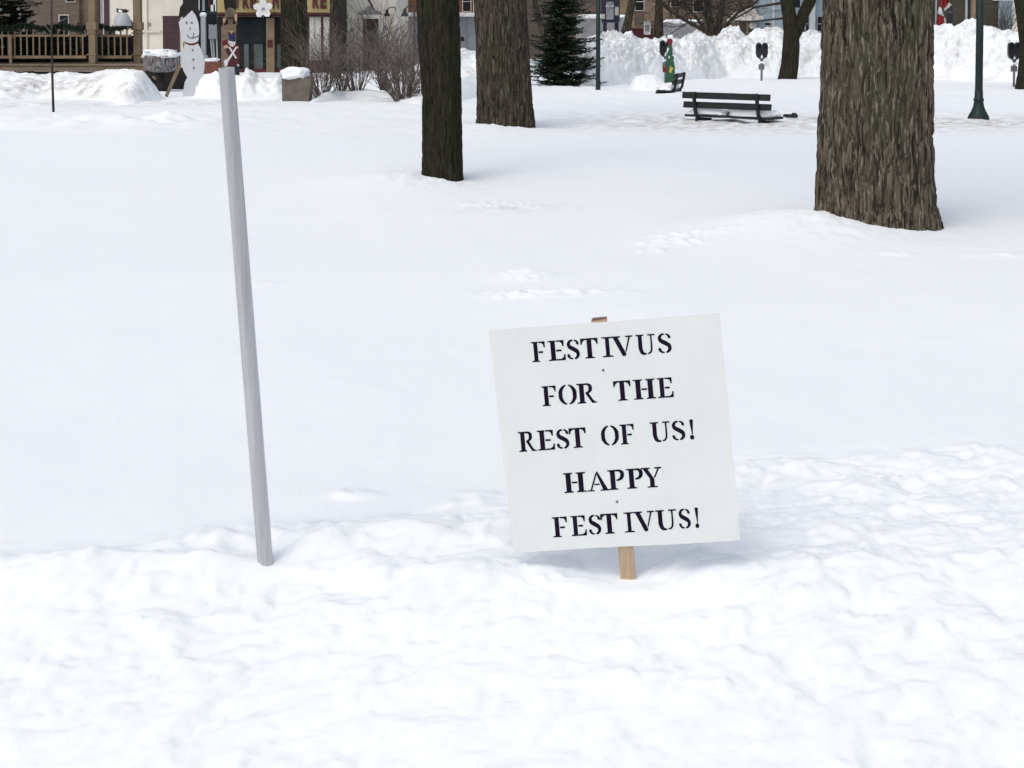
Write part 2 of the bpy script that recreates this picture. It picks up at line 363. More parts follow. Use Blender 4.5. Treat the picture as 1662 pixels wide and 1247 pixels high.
# ploughed snow banks
def bank(name, pts, foot, depth, seed, amp=.12, dirty=.0, res=.05, back=1.2, dirt_fn=None, endfade=.5):  # dirty: stain amount; on the street bank it also stands in for shade
    """pts: (px, crest row); foot: (px, foot row); banks of heaped ploughed snow"""
    fp = [GX(px, py) for px, py in foot]
    fx = [p.x for p in fp]; fy = [p.y for p in fp]
    cr = []
    for px, py in pts:
        X0 = (px-831)/F*np.interp((px-831)/F*fy[0], fx, fy); yy = np.interp(X0, fx, fy)+depth
        q = P(px, py, yy); cr.append((q.x, q.z))
    x0, x1 = cr[0][0], cr[-1][0]
    nx = int((x1-x0)/res)+2; nt = int((depth*2+back)/res)+6
    X = np.linspace(x0, x1, nx); T = np.linspace(-.15, 1, nt)
    XX, TT = np.meshgrid(X, T)
    cz = np.interp(XX, [c[0] for c in cr], [c[1] for c in cr]); f0 = np.interp(XX, fx, fy)
    Dp = (depth+back)*TT; kk = depth/(depth+back)
    prof = np.where(TT < kk, np.sin(np.clip(TT/kk, 0, 1)*math.pi/2)**.8, np.cos(np.clip((TT-kk)/(1-kk), 0, 1)*math.pi/2)**.6)
    prof = np.where(TT < 0, TT*.5, prof)
    ends = np.minimum(sstep(0, endfade, XX-x0), sstep(0, endfade, x1-XX))
    Z = cz*prof*ends-.02; Yv = f0+Dp
    s = seed
    chunk = lambda k: 1-2*np.abs(perlin(XX*k, Yv*k+s, Z*k))
    d = amp*(.8*perlin(XX*1.1, Yv*1.1+s, Z*1.1)+.5*perlin(XX*2.6, Yv*2.6+s, Z*2.6)+.38*chunk(3.4)+.24*chunk(7)+.10*perlin(XX*15, Yv*15, Z*15))
    def cells(k, sd2):
        wx_ = .25*perlin(XX*k*.9, Yv*k*.9, Z*k*.9+sd2)
        a_ = np.floor(XX*k+wx_+.5*np.floor(Z*k+wx_)).astype(int); b_ = np.floor(Z*k+wx_).astype(int); c_ = np.floor(Yv*k*.7+wx_).astype(int)
        return _perm[(_perm[(_perm[a_ & 255]+b_) & 255]+c_+sd2) & 255]/255.-.5
    d = d+amp*(.62*cells(2.6, 3)+.42*cells(5.5, 11))
    env = np.clip(prof*1.6, 0, 1)*ends
    d = d*env*np.where(TT > kk, .6, 1)
    V = np.stack([XX+.3*d*perlin(XX*3, Yv*3, Z*3+5), Yv-.75*d, Z+.55*d], -1).reshape(-1, 3)
    dd = np.clip(dirty*(.5+1.2*perlin(XX*1.3, Yv*1.3, Z*2+s)), 0, 1)
    if dirt_fn is not None: dd = np.clip(dd+dirt_fn(XX, Z), 0, 1)
    o = grid_obj(name, V, nx, nt, M['snow'], attr=dd.ravel()); o['kind'] = 'structure'; return o
bank('snow_bank', [(930, 84), (945, 66), (962, 59), (985, 55), (1000, 52), (1008, 59), (1022, 58), (1035, 66), (1060, 66), (1080, 60), (1105, 67), (1121, 54), (1134, 53), (1149, 60), (1165, 63),
                   (1175, 52), (1195, 50), (1213, 59), (1222, 50), (1239, 47), (1259, 46), (1269, 51), (1303, 57), (1320, 58), (1380, 50), (1440, 52), (1518, 47), (1535, 43), (1543, 47), (1560, 41), (1582, 38),
                   (1594, 44), (1612, 52), (1639, 53), (1652, 59), (1700, 56), (1800, 60), (1950, 60)],
     [(930, 143), (1050, 134), (1180, 126), (1320, 125.5), (1560, 131), (1950, 136)], 2.0, 3.0, .27, .5, .04)  # stain amount covers real dirt and greys upright faces in place of shade
def gz_dirt(X, Z):
    o = 0*X
    for px, w_, k in ((40, .5, .9), (110, .6, .8), (160, .35, .8), (235, .25, .7)):
        o = o+k*np.exp(-((X-(px-831)/F*36)/w_)**2)*np.exp(-((Z-.25)/.22)**2)
    return o
bank('snow_bank', [(-90, 112), (0, 114), (40, 117), (70, 120), (90, 123), (110, 117), (140, 121), (165, 113), (200, 115), (228, 116), (238, 124), (247, 138), (256, 154), (262, 164)],
     [(-90, 163), (0, 163), (60, 161), (150, 163), (200, 170), (268, 170)], 2.2, 14.0, .11, .25, .045, .8, gz_dirt, .12)
bank('snow_bank', [(318, 150), (330, 122), (350, 116), (372, 124), (395, 124), (402, 112), (416, 118), (420, 126), (440, 126), (456, 124), (470, 134), (520, 140)],
     [(318, 160), (390, 163), (456, 162), (520, 160)], .7, 24.0, .13, .55, .03, .8, None, .1)
bank('snow_bank', [(500, 150), (530, 142), (560, 146), (590, 144), (625, 150), (680, 152), (700, 150), (760, 122), (790, 120), (860, 130)],
     [(500, 168), (560, 160), (625, 162), (680, 168), (860, 150)], 1.4, 34.0, .07, .12, .05, 1.2)
bank('snow_bank', [(640, 118), (690, 100), (745, 78), (765, 82), (790, 84), (860, 100), (880, 110)],
     [(640, 132), (880, 130)], 1.2, 44.0, .16, 1.6, .05, 1.2)
bank('snow_bank', [(1015, 140), (1028, 124), (1045, 120), (1062, 121), (1078, 130), (1090, 142)],
     [(1015, 148), (1090, 147)], .9, 54.0, .04, .05, .04, .8, None, .3)
bank('snow_bank', [(700, 128), (740, 122), (800, 122)], [(700, 140), (800, 140)], .8, 64.0, .06, .2, .05, .8, None, .3)
# ---------------------------------------------------------------- hero: the aluminium pole
base = GX(431, 910, -.01); base.z = hz(base.x, base.y)
t = thing('festivus_pole', 'plain grey metal pole leaning left, stuck in the snow at its foot', 'pole', base)
def pole_pts():
    a = P(431, 917, base.y); b = P(367.5, 110, base.y-.06)
    return a, b
a, b = pole_pts(); rad = .0235
m_ = MB(); d = (b-a)
pts = [a-d*.12]+[a+d*k for k in np.linspace(0, 1, 9)]
m_.tube(pts, rad, 40, False)
inner = MB(); inner.tube([a+d*.9, b], rad*.86, 40, True)
ob = m_.build('tube', M['galv'], t, True, True)
rim = MB()
tq = d.normalized().to_track_quat('Z', 'Y').to_matrix()
ring = []
for k in range(40):
    q = 2*math.pi*k/40; ring.append((math.cos(q), math.sin(q)))
V = [b+tq @ Vector((x*rad, y*rad, 0)) for x, y in ring]+[b+tq @ Vector((x*rad*.84, y*rad*.84, 0.0005)) for x, y in ring]+[b+tq @ Vector((x*rad*.84, y*rad*.84, -.15)) for x, y in ring]
rim.add(V, [(k, (k+1) % 40, 40+(k+1) % 40, 40+k) for k in range(40)]+[(40+k, 40+(k+1) % 40, 80+(k+1) % 40, 80+k) for k in range(40)])
rim.build('rim', M['galv'], t, True, True)
# ---------------------------------------------------------------- hero: the sign
SC = Vector((.30294556, 4.66, .40016063)); SR = Matrix(Vector((0, 0, 0)).to_tuple() and ((1, 0, 0), (0, 1, 0), (0, 0, 1)))
from mathutils import Euler
SR = Euler((.10806963, -.09463243, -.11424872), 'XYZ').to_matrix(); SW, SH = .67463681, .69353529
sb = GX(1017, 940); sb.y = 4.66; sb.z = hz(sb.x, sb.y)
t = thing('yard_sign', 'white board sign lettered FESTIVUS FOR THE REST OF US on a wooden stake', 'sign', sb)
sg = lambda u, v, wd: SC+SR @ Vector((u, wd, v))
m_ = MB(); rng_ = random.Random(3)
m_.prism([(-SW/2, -SH/2), (-.1, -SH/2+.002), (.15, -SH/2-.001), (SW/2, -SH/2), (SW/2+.002, 0), (SW/2, SH/2), (0, SH/2-.001), (-SW/2, SH/2), (-SW/2-.001, .1)], sg, .006)
panel = m_.build('panel', M['board'], t, False, True)
def sign_uv(px, py):
    """panel coordinates of a photo pixel"""
    a_ = (px-831)/F; b_ = -(py-PPY)/F
    dr = Vector((a_, cp+b_*sp, -sp+b_*cp)); o = Vector((0, 0, EYE))
    n_ = SR @ Vector((0, 1, 0)); k = (SC-o).dot(n_)/dr.dot(n_)
    q = SR.transposed() @ (o+dr*k-SC); return q.x, q.z
def stroke(pts, wd, n=5):
    """polygon round a Catmull-Rom path with varying width"""
    p = [np.array(q, float) for q in pts]; p = [2*p[0]-p[1]]+p+[2*p[-1]-p[-2]]; ww = [wd[0]]+list(wd)+[wd[-1]]
    c = []; cw = []
    for i in range(1, len(p)-2):
        for k in range(n):
            t_ = k/n; t2, t3 = t_*t_, t_**3
            c.append(.5*((2*p[i])+(-p[i-1]+p[i+1])*t_+(2*p[i-1]-5*p[i]+4*p[i+1]-p[i+2])*t2+(-p[i-1]+3*p[i]-3*p[i+1]+p[i+2])*t3)); cw.append(ww[i]+(ww[i+1]-ww[i])*t_)
    c.append(p[-2]); cw.append(ww[-2]); c = np.array(c); g = np.gradient(c, axis=0); g /= np.linalg.norm(g, axis=1)[:, None]
    nn = np.stack([-g[:, 1], g[:, 0]], 1)*np.array(cw)[:, None]/2
    return [tuple(q) for q in c+nn]+[tuple(q) for q in (c-nn)[::-1]]
def RC(x0, y0, x1, y1): return [(x0, y0), (x1, y0), (x1, y1), (x0, y1)]
def stem(x0, x1, l=.12, r=.12, top=True, bot=True):
    o = [(x0, .07 if bot else 0), (x0, .93 if top else 1)]
    o = []
    o += [(x0-l, 0), (x0-l, .05), (x0, .085)] if bot else [(x0, 0)]
    o += [(x0, .915), (x0-l, .95), (x0-l, 1)] if top else [(x0, 1)]
    o += [(x1+r, 1), (x1+r, .95), (x1, .915)] if top else [(x1, 1)]
    o += [(x1, .085), (x1+r, .05), (x1+r, 0)] if bot else [(x1, 0)]
    return o
TOPARM = [(.43, 1), (.43, .925), (.60, .925), (.70, .86), (.74, .70), (.81, .70), (.82, 1)]
GL = {
 'I': (.68, [stem(.22, .46, .22, .22)]),
 'F': (.82, [stem(.13, .37, .13, .03, True, True), TOPARM, RC(.41, .43, .68, .52), RC(.33, 0, .47, .05)]),
 'E': (.88, [stem(.13, .37, .13, .03), TOPARM, RC(.41, .45, .68, .54), [(.41, 0), (.41, .075), (.64, .075), (.76, .15), (.80, .30), (.87, .30), (.86, 0)]]),
 'T': (.92, [stem(.335, .585, .13, .13, False), [(0, 1), (0, .70), (.07, .70), (.12, .84), (.22, .915), (.34, .925), (.34, 1)], [(.33, 1), (.33, .925), (.59, .925), (.59, 1)],
             [(.58, 1), (.58, .925), (.70, .915), (.80, .84), (.85, .70), (.92, .70), (.92, 1)]]),
 'H': (1.05, [stem(.11, .35, .12, .10), stem(.70, .94, .10, .12), RC(.39, .46, .66, .545)]),
 'V': (1.0, [[(.08, .93), (.48, 0), (.62, 0), (.66, .10), (.31, .93)], RC(0, .93, .42, 1), [(.62, .24), (.67, .20), (.885, .93), (.80, .93)], RC(.66, .93, 1.0, 1)]),
 'U': (1.0, [stroke([(.215, .97), (.215, .6), (.215, .34), (.28, .12), (.40, .04), (.52, .035)], [.21, .21, .21, .19, .12, .06]), RC(0, .93, .42, 1),
             stroke([(.58, .04), (.70, .08), (.78, .20), (.80, .4), (.80, .7), (.80, .97)], [.06, .09, .095, .09, .085, .085]), RC(.62, .93, 1.0, 1)]),
 'S': (.8, [stroke([(.40, .955), (.24, .92), (.14, .78), (.20, .63), (.42, .51), (.62, .38), (.66, .22), (.56, .08), (.44, .04)], [.07, .12, .19, .21, .22, .21, .19, .12, .07]),
            stroke([(.46, .955), (.60, .90), (.66, .80), (.64, .74)], [.06, .10, .16, .16]),
            stroke([(.36, .04), (.20, .08), (.11, .19), (.13, .27)], [.06, .10, .16, .15])]),
 'O': (1.0, [stroke([(.44, .985), (.26, .88), (.13, .68), (.115, .5), (.13, .32), (.26, .12), (.44, .015)], [.05, .14, .21, .22, .21, .14, .05]),
             stroke([(.56, .985), (.74, .88), (.87, .68), (.885, .5), (.87, .32), (.74, .12), (.56, .015)], [.05, .14, .21, .22, .21, .14, .05])]),
 'R': (1.0, [stem(.13, .37, .13, .08), stroke([(.40, .955), (.55, .95), (.68, .86), (.69, .68), (.60, .56), (.44, .51)], [.08, .10, .18, .19, .12, .06]),
             [(.44, .48), (.60, .50), (.80, .16), (.92, .06), (1.0, .05), (1.0, 0), (.74, 0)]]),
 'P': (.85, [stem(.13, .37, .13, .12), stroke([(.40, .955), (.58, .95), (.71, .84), (.71, .66), (.60, .52), (.42, .465)], [.08, .11, .19, .19, .13, .06])]),
 'A': (1.05, [[(.16, .06), (.24, .06), (.50, .80), (.50, .93), (.45, .88)], [(.54, 1), (.48, .92), (.76, .06), (1.0, .06)], RC(.36, .30, .62, .37), RC(0, 0, .36, .06), RC(.64, 0, 1.05, .06)]),
 'Y': (1.0, [[(.10, .93), (.40, .45), (.40, .05), (.62, .05), (.62, .42), (.33, .93)], RC(0, .93, .44, 1), [(.60, .50), (.66, .46), (.89, .93), (.80, .93)], RC(.66, .93, 1.0, 1), RC(.27, 0, .75, .06)]),
 '!': (.28, [[(.04, .98), (.10, 1.01), (.22, 1.01), (.27, .97), (.20, .26), (.14, .26)], [(.14+.13*math.cos(q), .11+.12*math.sin(q)) for q in np.linspace(0, 2*math.pi, 14)[:-1]]]),
}
Z_ = 2.711
LINES = [  # letters with x range, baseline from (x,y) to (x,y), cap height; measured on an enlarged crop
 ('FESTIVUS', [(221, 289), (294, 377), (374, 442), (437, 521), (530, 587), (573, 675), (681, 772), (774, 846)], (230, 239, 843, 197), 89),
 ('FORTHE', [(266, 337), (339, 427), (420, 514), (582, 665), (669, 772), (774, 852)], (275, 433, 850, 392), 88),
 ('RESTOFUS!', [(163, 248), (246, 330), (328, 396), (386, 468), (526, 612), (610, 680), (744, 838), (836, 906), (914, 942)], (172, 634, 938, 578), 88),
 ('HAPPY', [(362, 466), (462, 566), (556, 640), (638, 722), (704, 802)], (370, 815, 790, 787), 88),
 ('FESTIVUS!', [(313, 386), (394, 470), (470, 536), (525, 608), (628, 680), (672, 770), (768, 866), (866, 930), (938, 964)], (322, 1010, 962, 967), 89)]
for ws, xr, (bx0, by0, bx1, by1), ch in LINES:
    m_ = MB(); brk = {'FORTHE': (3,), 'RESTOFUS!': (4, 6)}.get(ws, ())
    for i_, (c_, (x0, x1)) in enumerate(zip(ws, xr)):
        if i_ in brk: m_.build('lettering', M['ink'], panel, False, True, root=t); m_ = MB()
        gw, polys = GL[c_]; k0 = 0
        cv = lambda cx_, cy_: sign_uv(780+cx_/Z_, 500+cy_/Z_)
        # letters lean with the panel, so the top of a letter sits a little left of its foot
        lean = .085*ch
        sl_ = (by1-by0)/(bx1-bx0)
        xa, xb = x0+lean*.5, x1-lean*.5
        for pl in polys:
            k0 += 1
            pts = []
            for (gx, gy) in pl:
                cx_ = xa+(xb-xa)*gx/gw-lean*(gy-.5); cy_ = by0+sl_*(cx_+lean*(gy-.5)*0-bx0)-gy*ch
                pts.append(cv(cx_, cy_))
            dz_ = -.0004-.00012*k0
            m_.prism(pts, lambda u, v, wd: sg(u, v, dz_+wd), .0002)
    m_.build('lettering', M['ink'], panel, False, True, root=t)
for px, py in ((979, 601), (1001.5, 814.5)):
    u, v = sign_uv(px, py); m_ = MB()
    n_ = 10; rr = .0042
    V = [sg(u+rr*math.cos(q), v+rr*math.sin(q), -.0006) for q in np.linspace(0, 2*math.pi, n_, False)]+[sg(u+rr*.5*math.cos(q), v+rr*.5*math.sin(q), -.0022) for q in np.linspace(0, 2*math.pi, n_, False)]
    m_.add(V, [(k, (k+1) % n_, n_+(k+1) % n_, n_+k) for k in range(n_)]+[tuple(range(n_, 2*n_))]); m_.build('nail', M['nail'], panel, True, True, root=t)
u0, v0 = sign_uv(972, 522); u1, v1 = sign_uv(1016, 900); u2, v2 = sign_uv(1020, 960)
sw = .0225
m_ = MB(); m_.prism([(u0-sw, v0), (u0+sw, v0+.004), (u1+sw, v1), (u2+sw, v2-.12), (u2-sw, v2-.12), (u1-sw, v1)], lambda u, v, wd: sg(u, v, .0065+wd), .018)
m_.build('stake', M['lath'], t, False, True)
m_ = MB(); m_.prism([(u0-sw, v0+.0005), (u0+sw, v0+.0045), (u0+sw, v0+.006), (u0-sw+.004, v0+.0055)], lambda u, v, wd: sg(u, v, .0063+wd), .0184)
m_.build('stake_top', M['lath_end'], t, False, True)
# ---------------------------------------------------------------- trees
def branch(mb, p, d, r, L, depth, rng, n=5, up=.15, wig=.18, split=(2, 3), rmin=.004, shrink=.62):
    pts = [p]; rads = [r]; k = 4; dd = d.normalized()
    for i in range(k):
        dd = (dd+Vector((rng.gauss(0, wig), rng.gauss(0, wig), rng.gauss(0, wig)+up*.3))).normalized()
        pts.append(pts[-1]+dd*L/k); rads.append(max(r*(1-.45*(i+1)/k), rmin))
    mb.tube(pts, rads, n, False)
    if depth <= 0: return
    for i in range(rng.randint(*split)):
        q = rng.choice(pts[2:]); ax = Vector((rng.gauss(0, 1), rng.gauss(0, 1), rng.gauss(0, .6))).normalized()
        nd = (dd+ax*rng.uniform(.5, .95)).normalized()
        branch(mb, q, nd, max(rads[2]*shrink, rmin), L*rng.uniform(.55, .8), depth-1, rng, max(3, n-1), up, wig, split, rmin, shrink)
def trunk_mesh(name, m, parent, c, ctrl, zdense, amp, seed, nth=260, dz=.012, fk=16., ztop=None, flare_amp=.10, below=.5):
    """ctrl: list of (z, x offset, radius)"""
    z0 = -below; zt = ctrl[-1][0]
    zz = np.concatenate([np.arange(z0, zdense, dz), np.linspace(zdense, zt, 60)])
    th = np.linspace(0, 2*math.pi, nth+1)
    TH, ZZ = np.meshgrid(th, zz)
    cz = [q[0] for q in ctrl]; ox = np.interp(ZZ, cz, [q[1] for q in ctrl]); rr = np.interp(ZZ, cz, [q[2] for q in ctrl])
    cx_, sy_ = np.cos(TH), np.sin(TH)
    # buttresses at the foot, gentle fluting above
    fl = np.exp(-np.maximum(ZZ+.1, 0)/.28)*flare_amp*(.6*np.cos(5*TH+seed)+.6*np.cos(3*TH+2.1*seed)+.6)
    rr = rr*(1+fl+.025*np.cos(4*TH+seed+.3*ZZ)+.015*np.cos(7*TH-seed+.5*ZZ))
    X, Y = rr*cx_, rr*sy_
    wv = .03*perlin(X*5, Y*5+seed, ZZ*2)
    n1 = perlin((X+wv)*fk, (Y+wv)*fk+seed, ZZ*fk*.20); n2 = perlin(X*fk*2.1+9, Y*fk*2.1, ZZ*fk*.33+seed); n3 = perlin(X*fk*5, Y*fk*5, ZZ*fk*1.6)
    n4 = perlin((X-wv)*fk*1.9, (Y+wv)*fk*1.9+seed*3, ZZ*fk*.30)
    dsp = amp*(1.1*np.minimum(np.abs(n1)*4.2, 1)-.75+.35*np.minimum(np.abs(n4)*4, 1)+.30*n2+.18*n3)
    X = X+dsp*cx_; Y = Y+dsp*sy_
    V = np.stack([X+ox, Y, ZZ], -1).reshape(-1, 3)
    return grid_obj(name, V, nth+1, len(zz), m, parent)
def big_tree(name, label, px_base, py_base, d, ctrl_px, m, amp, seed, fk, zdense, H=7.5, flare=.1, nth=260, dz=.012, br=5, lbase=0):
    """ctrl_px: (row, left px, right px) measured on the photo at distance d"""
    bx = (px_base-831)/F*d; bz = hz(bx, d)+lbase
    t = thing(name, label, 'tree', (bx, d, bz))
    ctrl = []
    for row, l, r_ in sorted(ctrl_px, key=lambda q: -q[0]):
        a_ = P(l, row, d); b_ = P(r_, row, d); ctrl.append((a_.z-bz, (a_.x+b_.x)/2-bx, (b_.x-a_.x)/2*(.98 if b_.x-a_.x < .8 else .97)))
    zt, xt, rt = ctrl[-1]; sl_ = (ctrl[-1][1]-ctrl[-2][1])/max(ctrl[-1][0]-ctrl[-2][0], .1)
    ctrl = [(-1, ctrl[0][1], ctrl[0][2]*1.02)]+ctrl+[(H, xt+sl_*.6*(H-zt), rt*.72)]
    trunk_mesh('trunk', m, t, None, ctrl, zdense, amp, seed, nth, dz, fk, flare_amp=flare)
    rng = random.Random(seed); mb = MB()
    top = Vector((ctrl[-1][1], 0, H-.15))
    for k in range(br):
        q = 2*math.pi*(k+rng.random()*.5)/br
        branch(mb, top-Vector((0, 0, .25*k*.5)), Vector((math.cos(q)*.8, math.sin(q)*.8, .9)), ctrl[-1][2]*.55, 3.2, 3, rng, 7, .2, .14, (2, 3), .01)
    mb.build('crown', M['twig_dark'], t, True)
    return t
big_tree('tree', 'huge furrowed tree trunk, the thickest and nearest, right of the sign', 1425, 372, BT.y,
         [(390, 1318, 1528), (360, 1325, 1523), (330, 1327, 1516), (280, 1328, 1513), (200, 1331, 1512), (100, 1335, 1512), (0, 1338, 1513), (-60, 1340, 1512)], M['bark_old'], .026, 2.3, 15., 2.2, flare=.035, nth=420, dz=.010, br=6)
big_tree('tree', 'slim dark straight tree trunk standing nearer than the broad one beside it', 717, 292, ST.y+.1,
         [(300, 684, 753), (285, 685, 751), (250, 686, 750), (150, 686, 748.5), (60, 679, 746.5), (0, 677, 744.5), (-60, 675, 742)], M['bark_dark'], .009, 5.1, 26., 2.6, flare=.02, br=5)
big_tree('tree', 'broad brown tree trunk between the slim dark trunk and the evergreen', 820, 206, MT.y+.2,
         [(212, 772, 870), (195, 773, 869), (170, 774, 866), (120, 773, 862), (60, 771, 859), (0, 768, 855), (-60, 766, 852)], M['bark_mid'], .024, 8.7, 14., 2.4, flare=.03, nth=320, dz=.014, br=5)
big_tree('tree', 'dark trunk behind the concrete planter, in front of the shop sign', 478, 130, 46,
         [(135, 456, 502), (80, 456, 500), (0, 456, 498), (-40, 457, 497)], M['bark_dark'], .012, 12.2, 14., 2.9, H=6, flare=.03, nth=140, dz=.03, br=4)
ct = big_tree('tree', 'thin reddish brown trunk at the corner between shop and cream building', 543, 128, 50,
         [(130, 537, 553), (60, 536, 550), (0, 535, 547), (-40, 534, 546)], M['bark_mid'], .006, 15.2, 18., 2.9, H=5, flare=.03, nth=60, dz=.04, br=4)
CT = LOC[ct.name]; Lc = lambda px, row, dy=0: P(px, row, CT.y+dy)-CT
m_ = MB()
m_.tube([Lc(544, -40), Lc(547, -8, -.1), Lc(552, 6, -.2), Lc(557.5, 13, -.2), Lc(561, 5, -.25), Lc(565, -12, -.3)], [.05, .04, .035, .03, .025, .02], 6)
m_.tube([Lc(545, -90), Lc(575, -70, -.2), Lc(592, -30, -.3), Lc(598, 0, -.3), Lc(603, 8, -.3), Lc(606.5, 16, -.3)], [.05, .045, .04, .035, .03, .02], 6)
m_.build('low_limb', M['twig_dark'], ct, True)
# forked tree
d = 49.0
tb = P(1284, 128, d)
t = thing('forked_tree', 'dark trunk forking low down in front of the snow bank', 'tree', (tb.x, d, tb.z))
L_ = lambda px, row: P(px, row, d)-Vector((tb.x, d, tb.z))
m_ = MB(); pz = lambda px, row, wpx: (L_(px, row), wpx/2*d/F)
def taper(mb, lst, n=14):
    mb.tube([q[0] for q in lst], [q[1] for q in lst], n, False)
taper(m_, [pz(1277, 140, 38), pz(1278, 128, 31), pz(1282, 105, 29), pz(1284, 75, 28), pz(1284, 50, 25), pz(1281, 25, 23), pz(1277, 0, 22), pz(1272, -60, 20), pz(1266, -150, 16), pz(1262, -230, 12)])
taper(m_, [pz(1287, 62, 20), pz(1297, 45, 18), pz(1303, 25, 19), pz(1313, 5, 20), pz(1330, -40, 17), pz(1350, -100, 13), pz(1362, -190, 9)])
m_.build('trunk', M['bark_dark'], t, True)
m_ = MB(); rng = random.Random(5)
taper(m_, [pz(1275, 4, 5), pz(1250, 8, 4), pz(1225, 12, 3.4), pz(1208, 22, 3), pz(1190, 32, 2.4)], 6)
m_.build('branches', M['twig_dark'], t, True); m_ = MB()
taper(m_, [pz(1272, 30, 4), pz(1250, 32, 3), pz(1222, 35, 2.6), pz(1190, 34, 2)], 6)
for k in range(9): branch(m_, L_(1264+rng.uniform(-4, 4), -170-8*k), Vector((rng.gauss(0, 1), rng.gauss(0, .8), .6)), .09, 2.2, 3, rng, 5)
m_.build('branches', M['twig_dark'], t, True); m_ = MB()
for k in range(7): branch(m_, L_(1358+rng.uniform(-4, 4), -130-8*k), Vector((rng.gauss(0, 1), rng.gauss(0, .8), .6)), .08, 2.0, 3, rng, 5)
m_.build('branches', M['twig_dark'], t, True)
# ---------------------------------------------------------------- lamp posts
def make_lamp(loc, label):
    t = thing('street_lamp', label, 'street lamp', loc, 0, 'dark green lamp posts')
    m_ = MB()
    m_.lathe([(.185, -.5), (.185, .0), (.18, .03), (.165, .06), (.125, .13), (.098, .20), (.085, .27), (.082, .30), (.090, .31), (.090, .345), (.074, .36), (.070, .5)], 32)
    m_.build('base', M['green_iron'], t, True)
    m_ = MB(); V = []; n = 48
    zs = [.49, 1.5, 2.6, 2.601, 3.6]; rs = [.066, .064, .060, .058, .052]
    prof = []
    m2 = MB()
    for i, z in enumerate(zs):
        for k in range(n):
            r_ = rs[i]*(1-.05*(k % 4 == 0)); q = 2*math.pi*k/n; V.append((r_*math.cos(q), r_*math.sin(q), z))
    m2.add(V, [(i*n+k, i*n+(k+1) % n, (i+1)*n+(k+1) % n, (i+1)*n+k) for i in range(len(zs)-1) for k in range(n)])
    m2.build('pole', M['green_iron'], t, True)
    m3 = MB(); m3.lathe([(.05, 3.6), (.10, 3.63), (.10, 3.68), (.07, 3.7)], 24); m3.build('collar', M['green_iron'], t, True)
    m4 = MB(); m4.lathe([(.07, 3.7), (.15, 3.78), (.19, 3.95), (.16, 4.12), (.08, 4.2)], 24); m4.build('lamp_globe', M['lamp_glass'], t, True)
    m5 = MB(); m5.lathe([(.09, 4.2), (.11, 4.22), (.04, 4.3), (.015, 4.42), (.0, 4.45)], 24); m5.build('finial', M['green_iron'], t, True)
    return t
q = GX(1588, 193); lamp = make_lamp((q.x, q.y, hz(q.x, q.y)-.01), 'green lamp post with flared foot right of the huge furrowed trunk')
q = GX(970.5, 148); l2 = copy_tree(lamp); l2.location = (q.x, q.y, hz(q.x, q.y)-.42); l2.scale = (.88, .88, 1); l2['label'] = 'thin green lamp post with buried foot beside the evergreen'
# ---------------------------------------------------------------- benches
def make_bench(loc, rz, label):
    """local x along the bench, +y is where a sitter looks"""
    t = thing('park_bench', label, 'bench', loc, rz, 'dark slatted park benches')
    Lh = .88
    for z, y in ((.80, -.23), (.635, -.195)):
        m_ = MB(); m_.box((-Lh, y-.02, z-.055), (Lh, y+.02, z+.055), Matrix.Translation((0, y, z)) @ Matrix.Rotation(R(-10), 4, 'X') @ Matrix.Translation((0, -y, -z)), bev=.008)
        m_.build('back_slat', M['bench_paint'], t)
    for y in (-.12, .02, .16):
        m_ = MB(); m_.box((-Lh, y-.055, .425), (Lh, y+.055, .465), bev=.008); m_.build('seat_slat', M['bench_paint'], t)
    for x in (-.62, .64):
        m_ = MB()
        m_.tube([(x, -.275, .86), (x, -.262, .78), (x, -.24, .64), (x, -.21, .50), (x, -.165, .43), (x, -.10, .395), (x, .10, .395), (x, .24, .385), (x, .27, .30), (x, .27, -.05)], .034, 8)
        m_.tube([(x, -.17, .41), (x, -.20, .2), (x, -.22, -.05)], .026, 8)
        m_.build('leg', M['bench_paint'], t, True)
    return t
q = GX(1189, 196)
bn = make_bench((q.x, q.y, -.375), math.atan2(-1.22, 1.45), 'dark bench seen from behind, sunk in snow left of the huge trunk')
# snow lying on the seat of the first bench
def lump(name, parent, c, r, seed, m=None, nb=40, label=None, amp=.25):
    th = np.linspace(0, 2*math.pi, nb+1); ph = np.linspace(-.5*math.pi, .5*math.pi, nb//2)
    TH, PH = np.meshgrid(th, ph)
    x, y, z = np.cos(TH)*np.cos(PH), np.sin(TH)*np.cos(PH), np.sin(PH)
    k = 1+amp*perlin(x*1.6+seed, y*1.6, z*1.6)+amp*.5*perlin(x*4+seed, y*4, z*4)
    sg_ = lambda v, e: np.sign(v)*np.abs(v)**e
    V = np.stack([c[0]+r[0]*sg_(x, .6)*k, c[1]+r[1]*sg_(y, .6)*k, c[2]+r[2]*sg_(z, .7)*k], -1).reshape(-1, 3)
    return grid_obj(name, V, nb+1, nb//2, m or M['snow'], parent)
lump('snow_cap', bn, (-.45, .03, .50), (.42, .2, .075), 3.1)
lump('snow_cap', bn, (.38, .05, .50), (.46, .2, .10), 6.1)
lump('snow_cap', bn, (-.1, -.232, .868), (.7, .022, .012), 9.1)
q = GX(1084, 150)
b2 = copy_tree(bn); b2.location = (q.x+.05, q.y, -.38); b2.rotation_euler = (0, 0, R(76)); b2['label'] = 'dark bench seen from its end in front of the painted tree board'
q = GX(1283, 190); bs = thing('wooden_plank', 'short dark plank end poking from the snow right of the near bench', 'plank', (q.x, q.y, 0), R(-14))
m_ = MB(); m_.box((-.13, -.05, -.01), (.13, .03, .05), bev=.012); m_.build('board', M['bench_paint'], bs)
m_ = MB(); m_.box((.02, -.055, .035), (.11, .01, .075), bev=.012); m_.build('bracket', M['bench_paint'], bs)
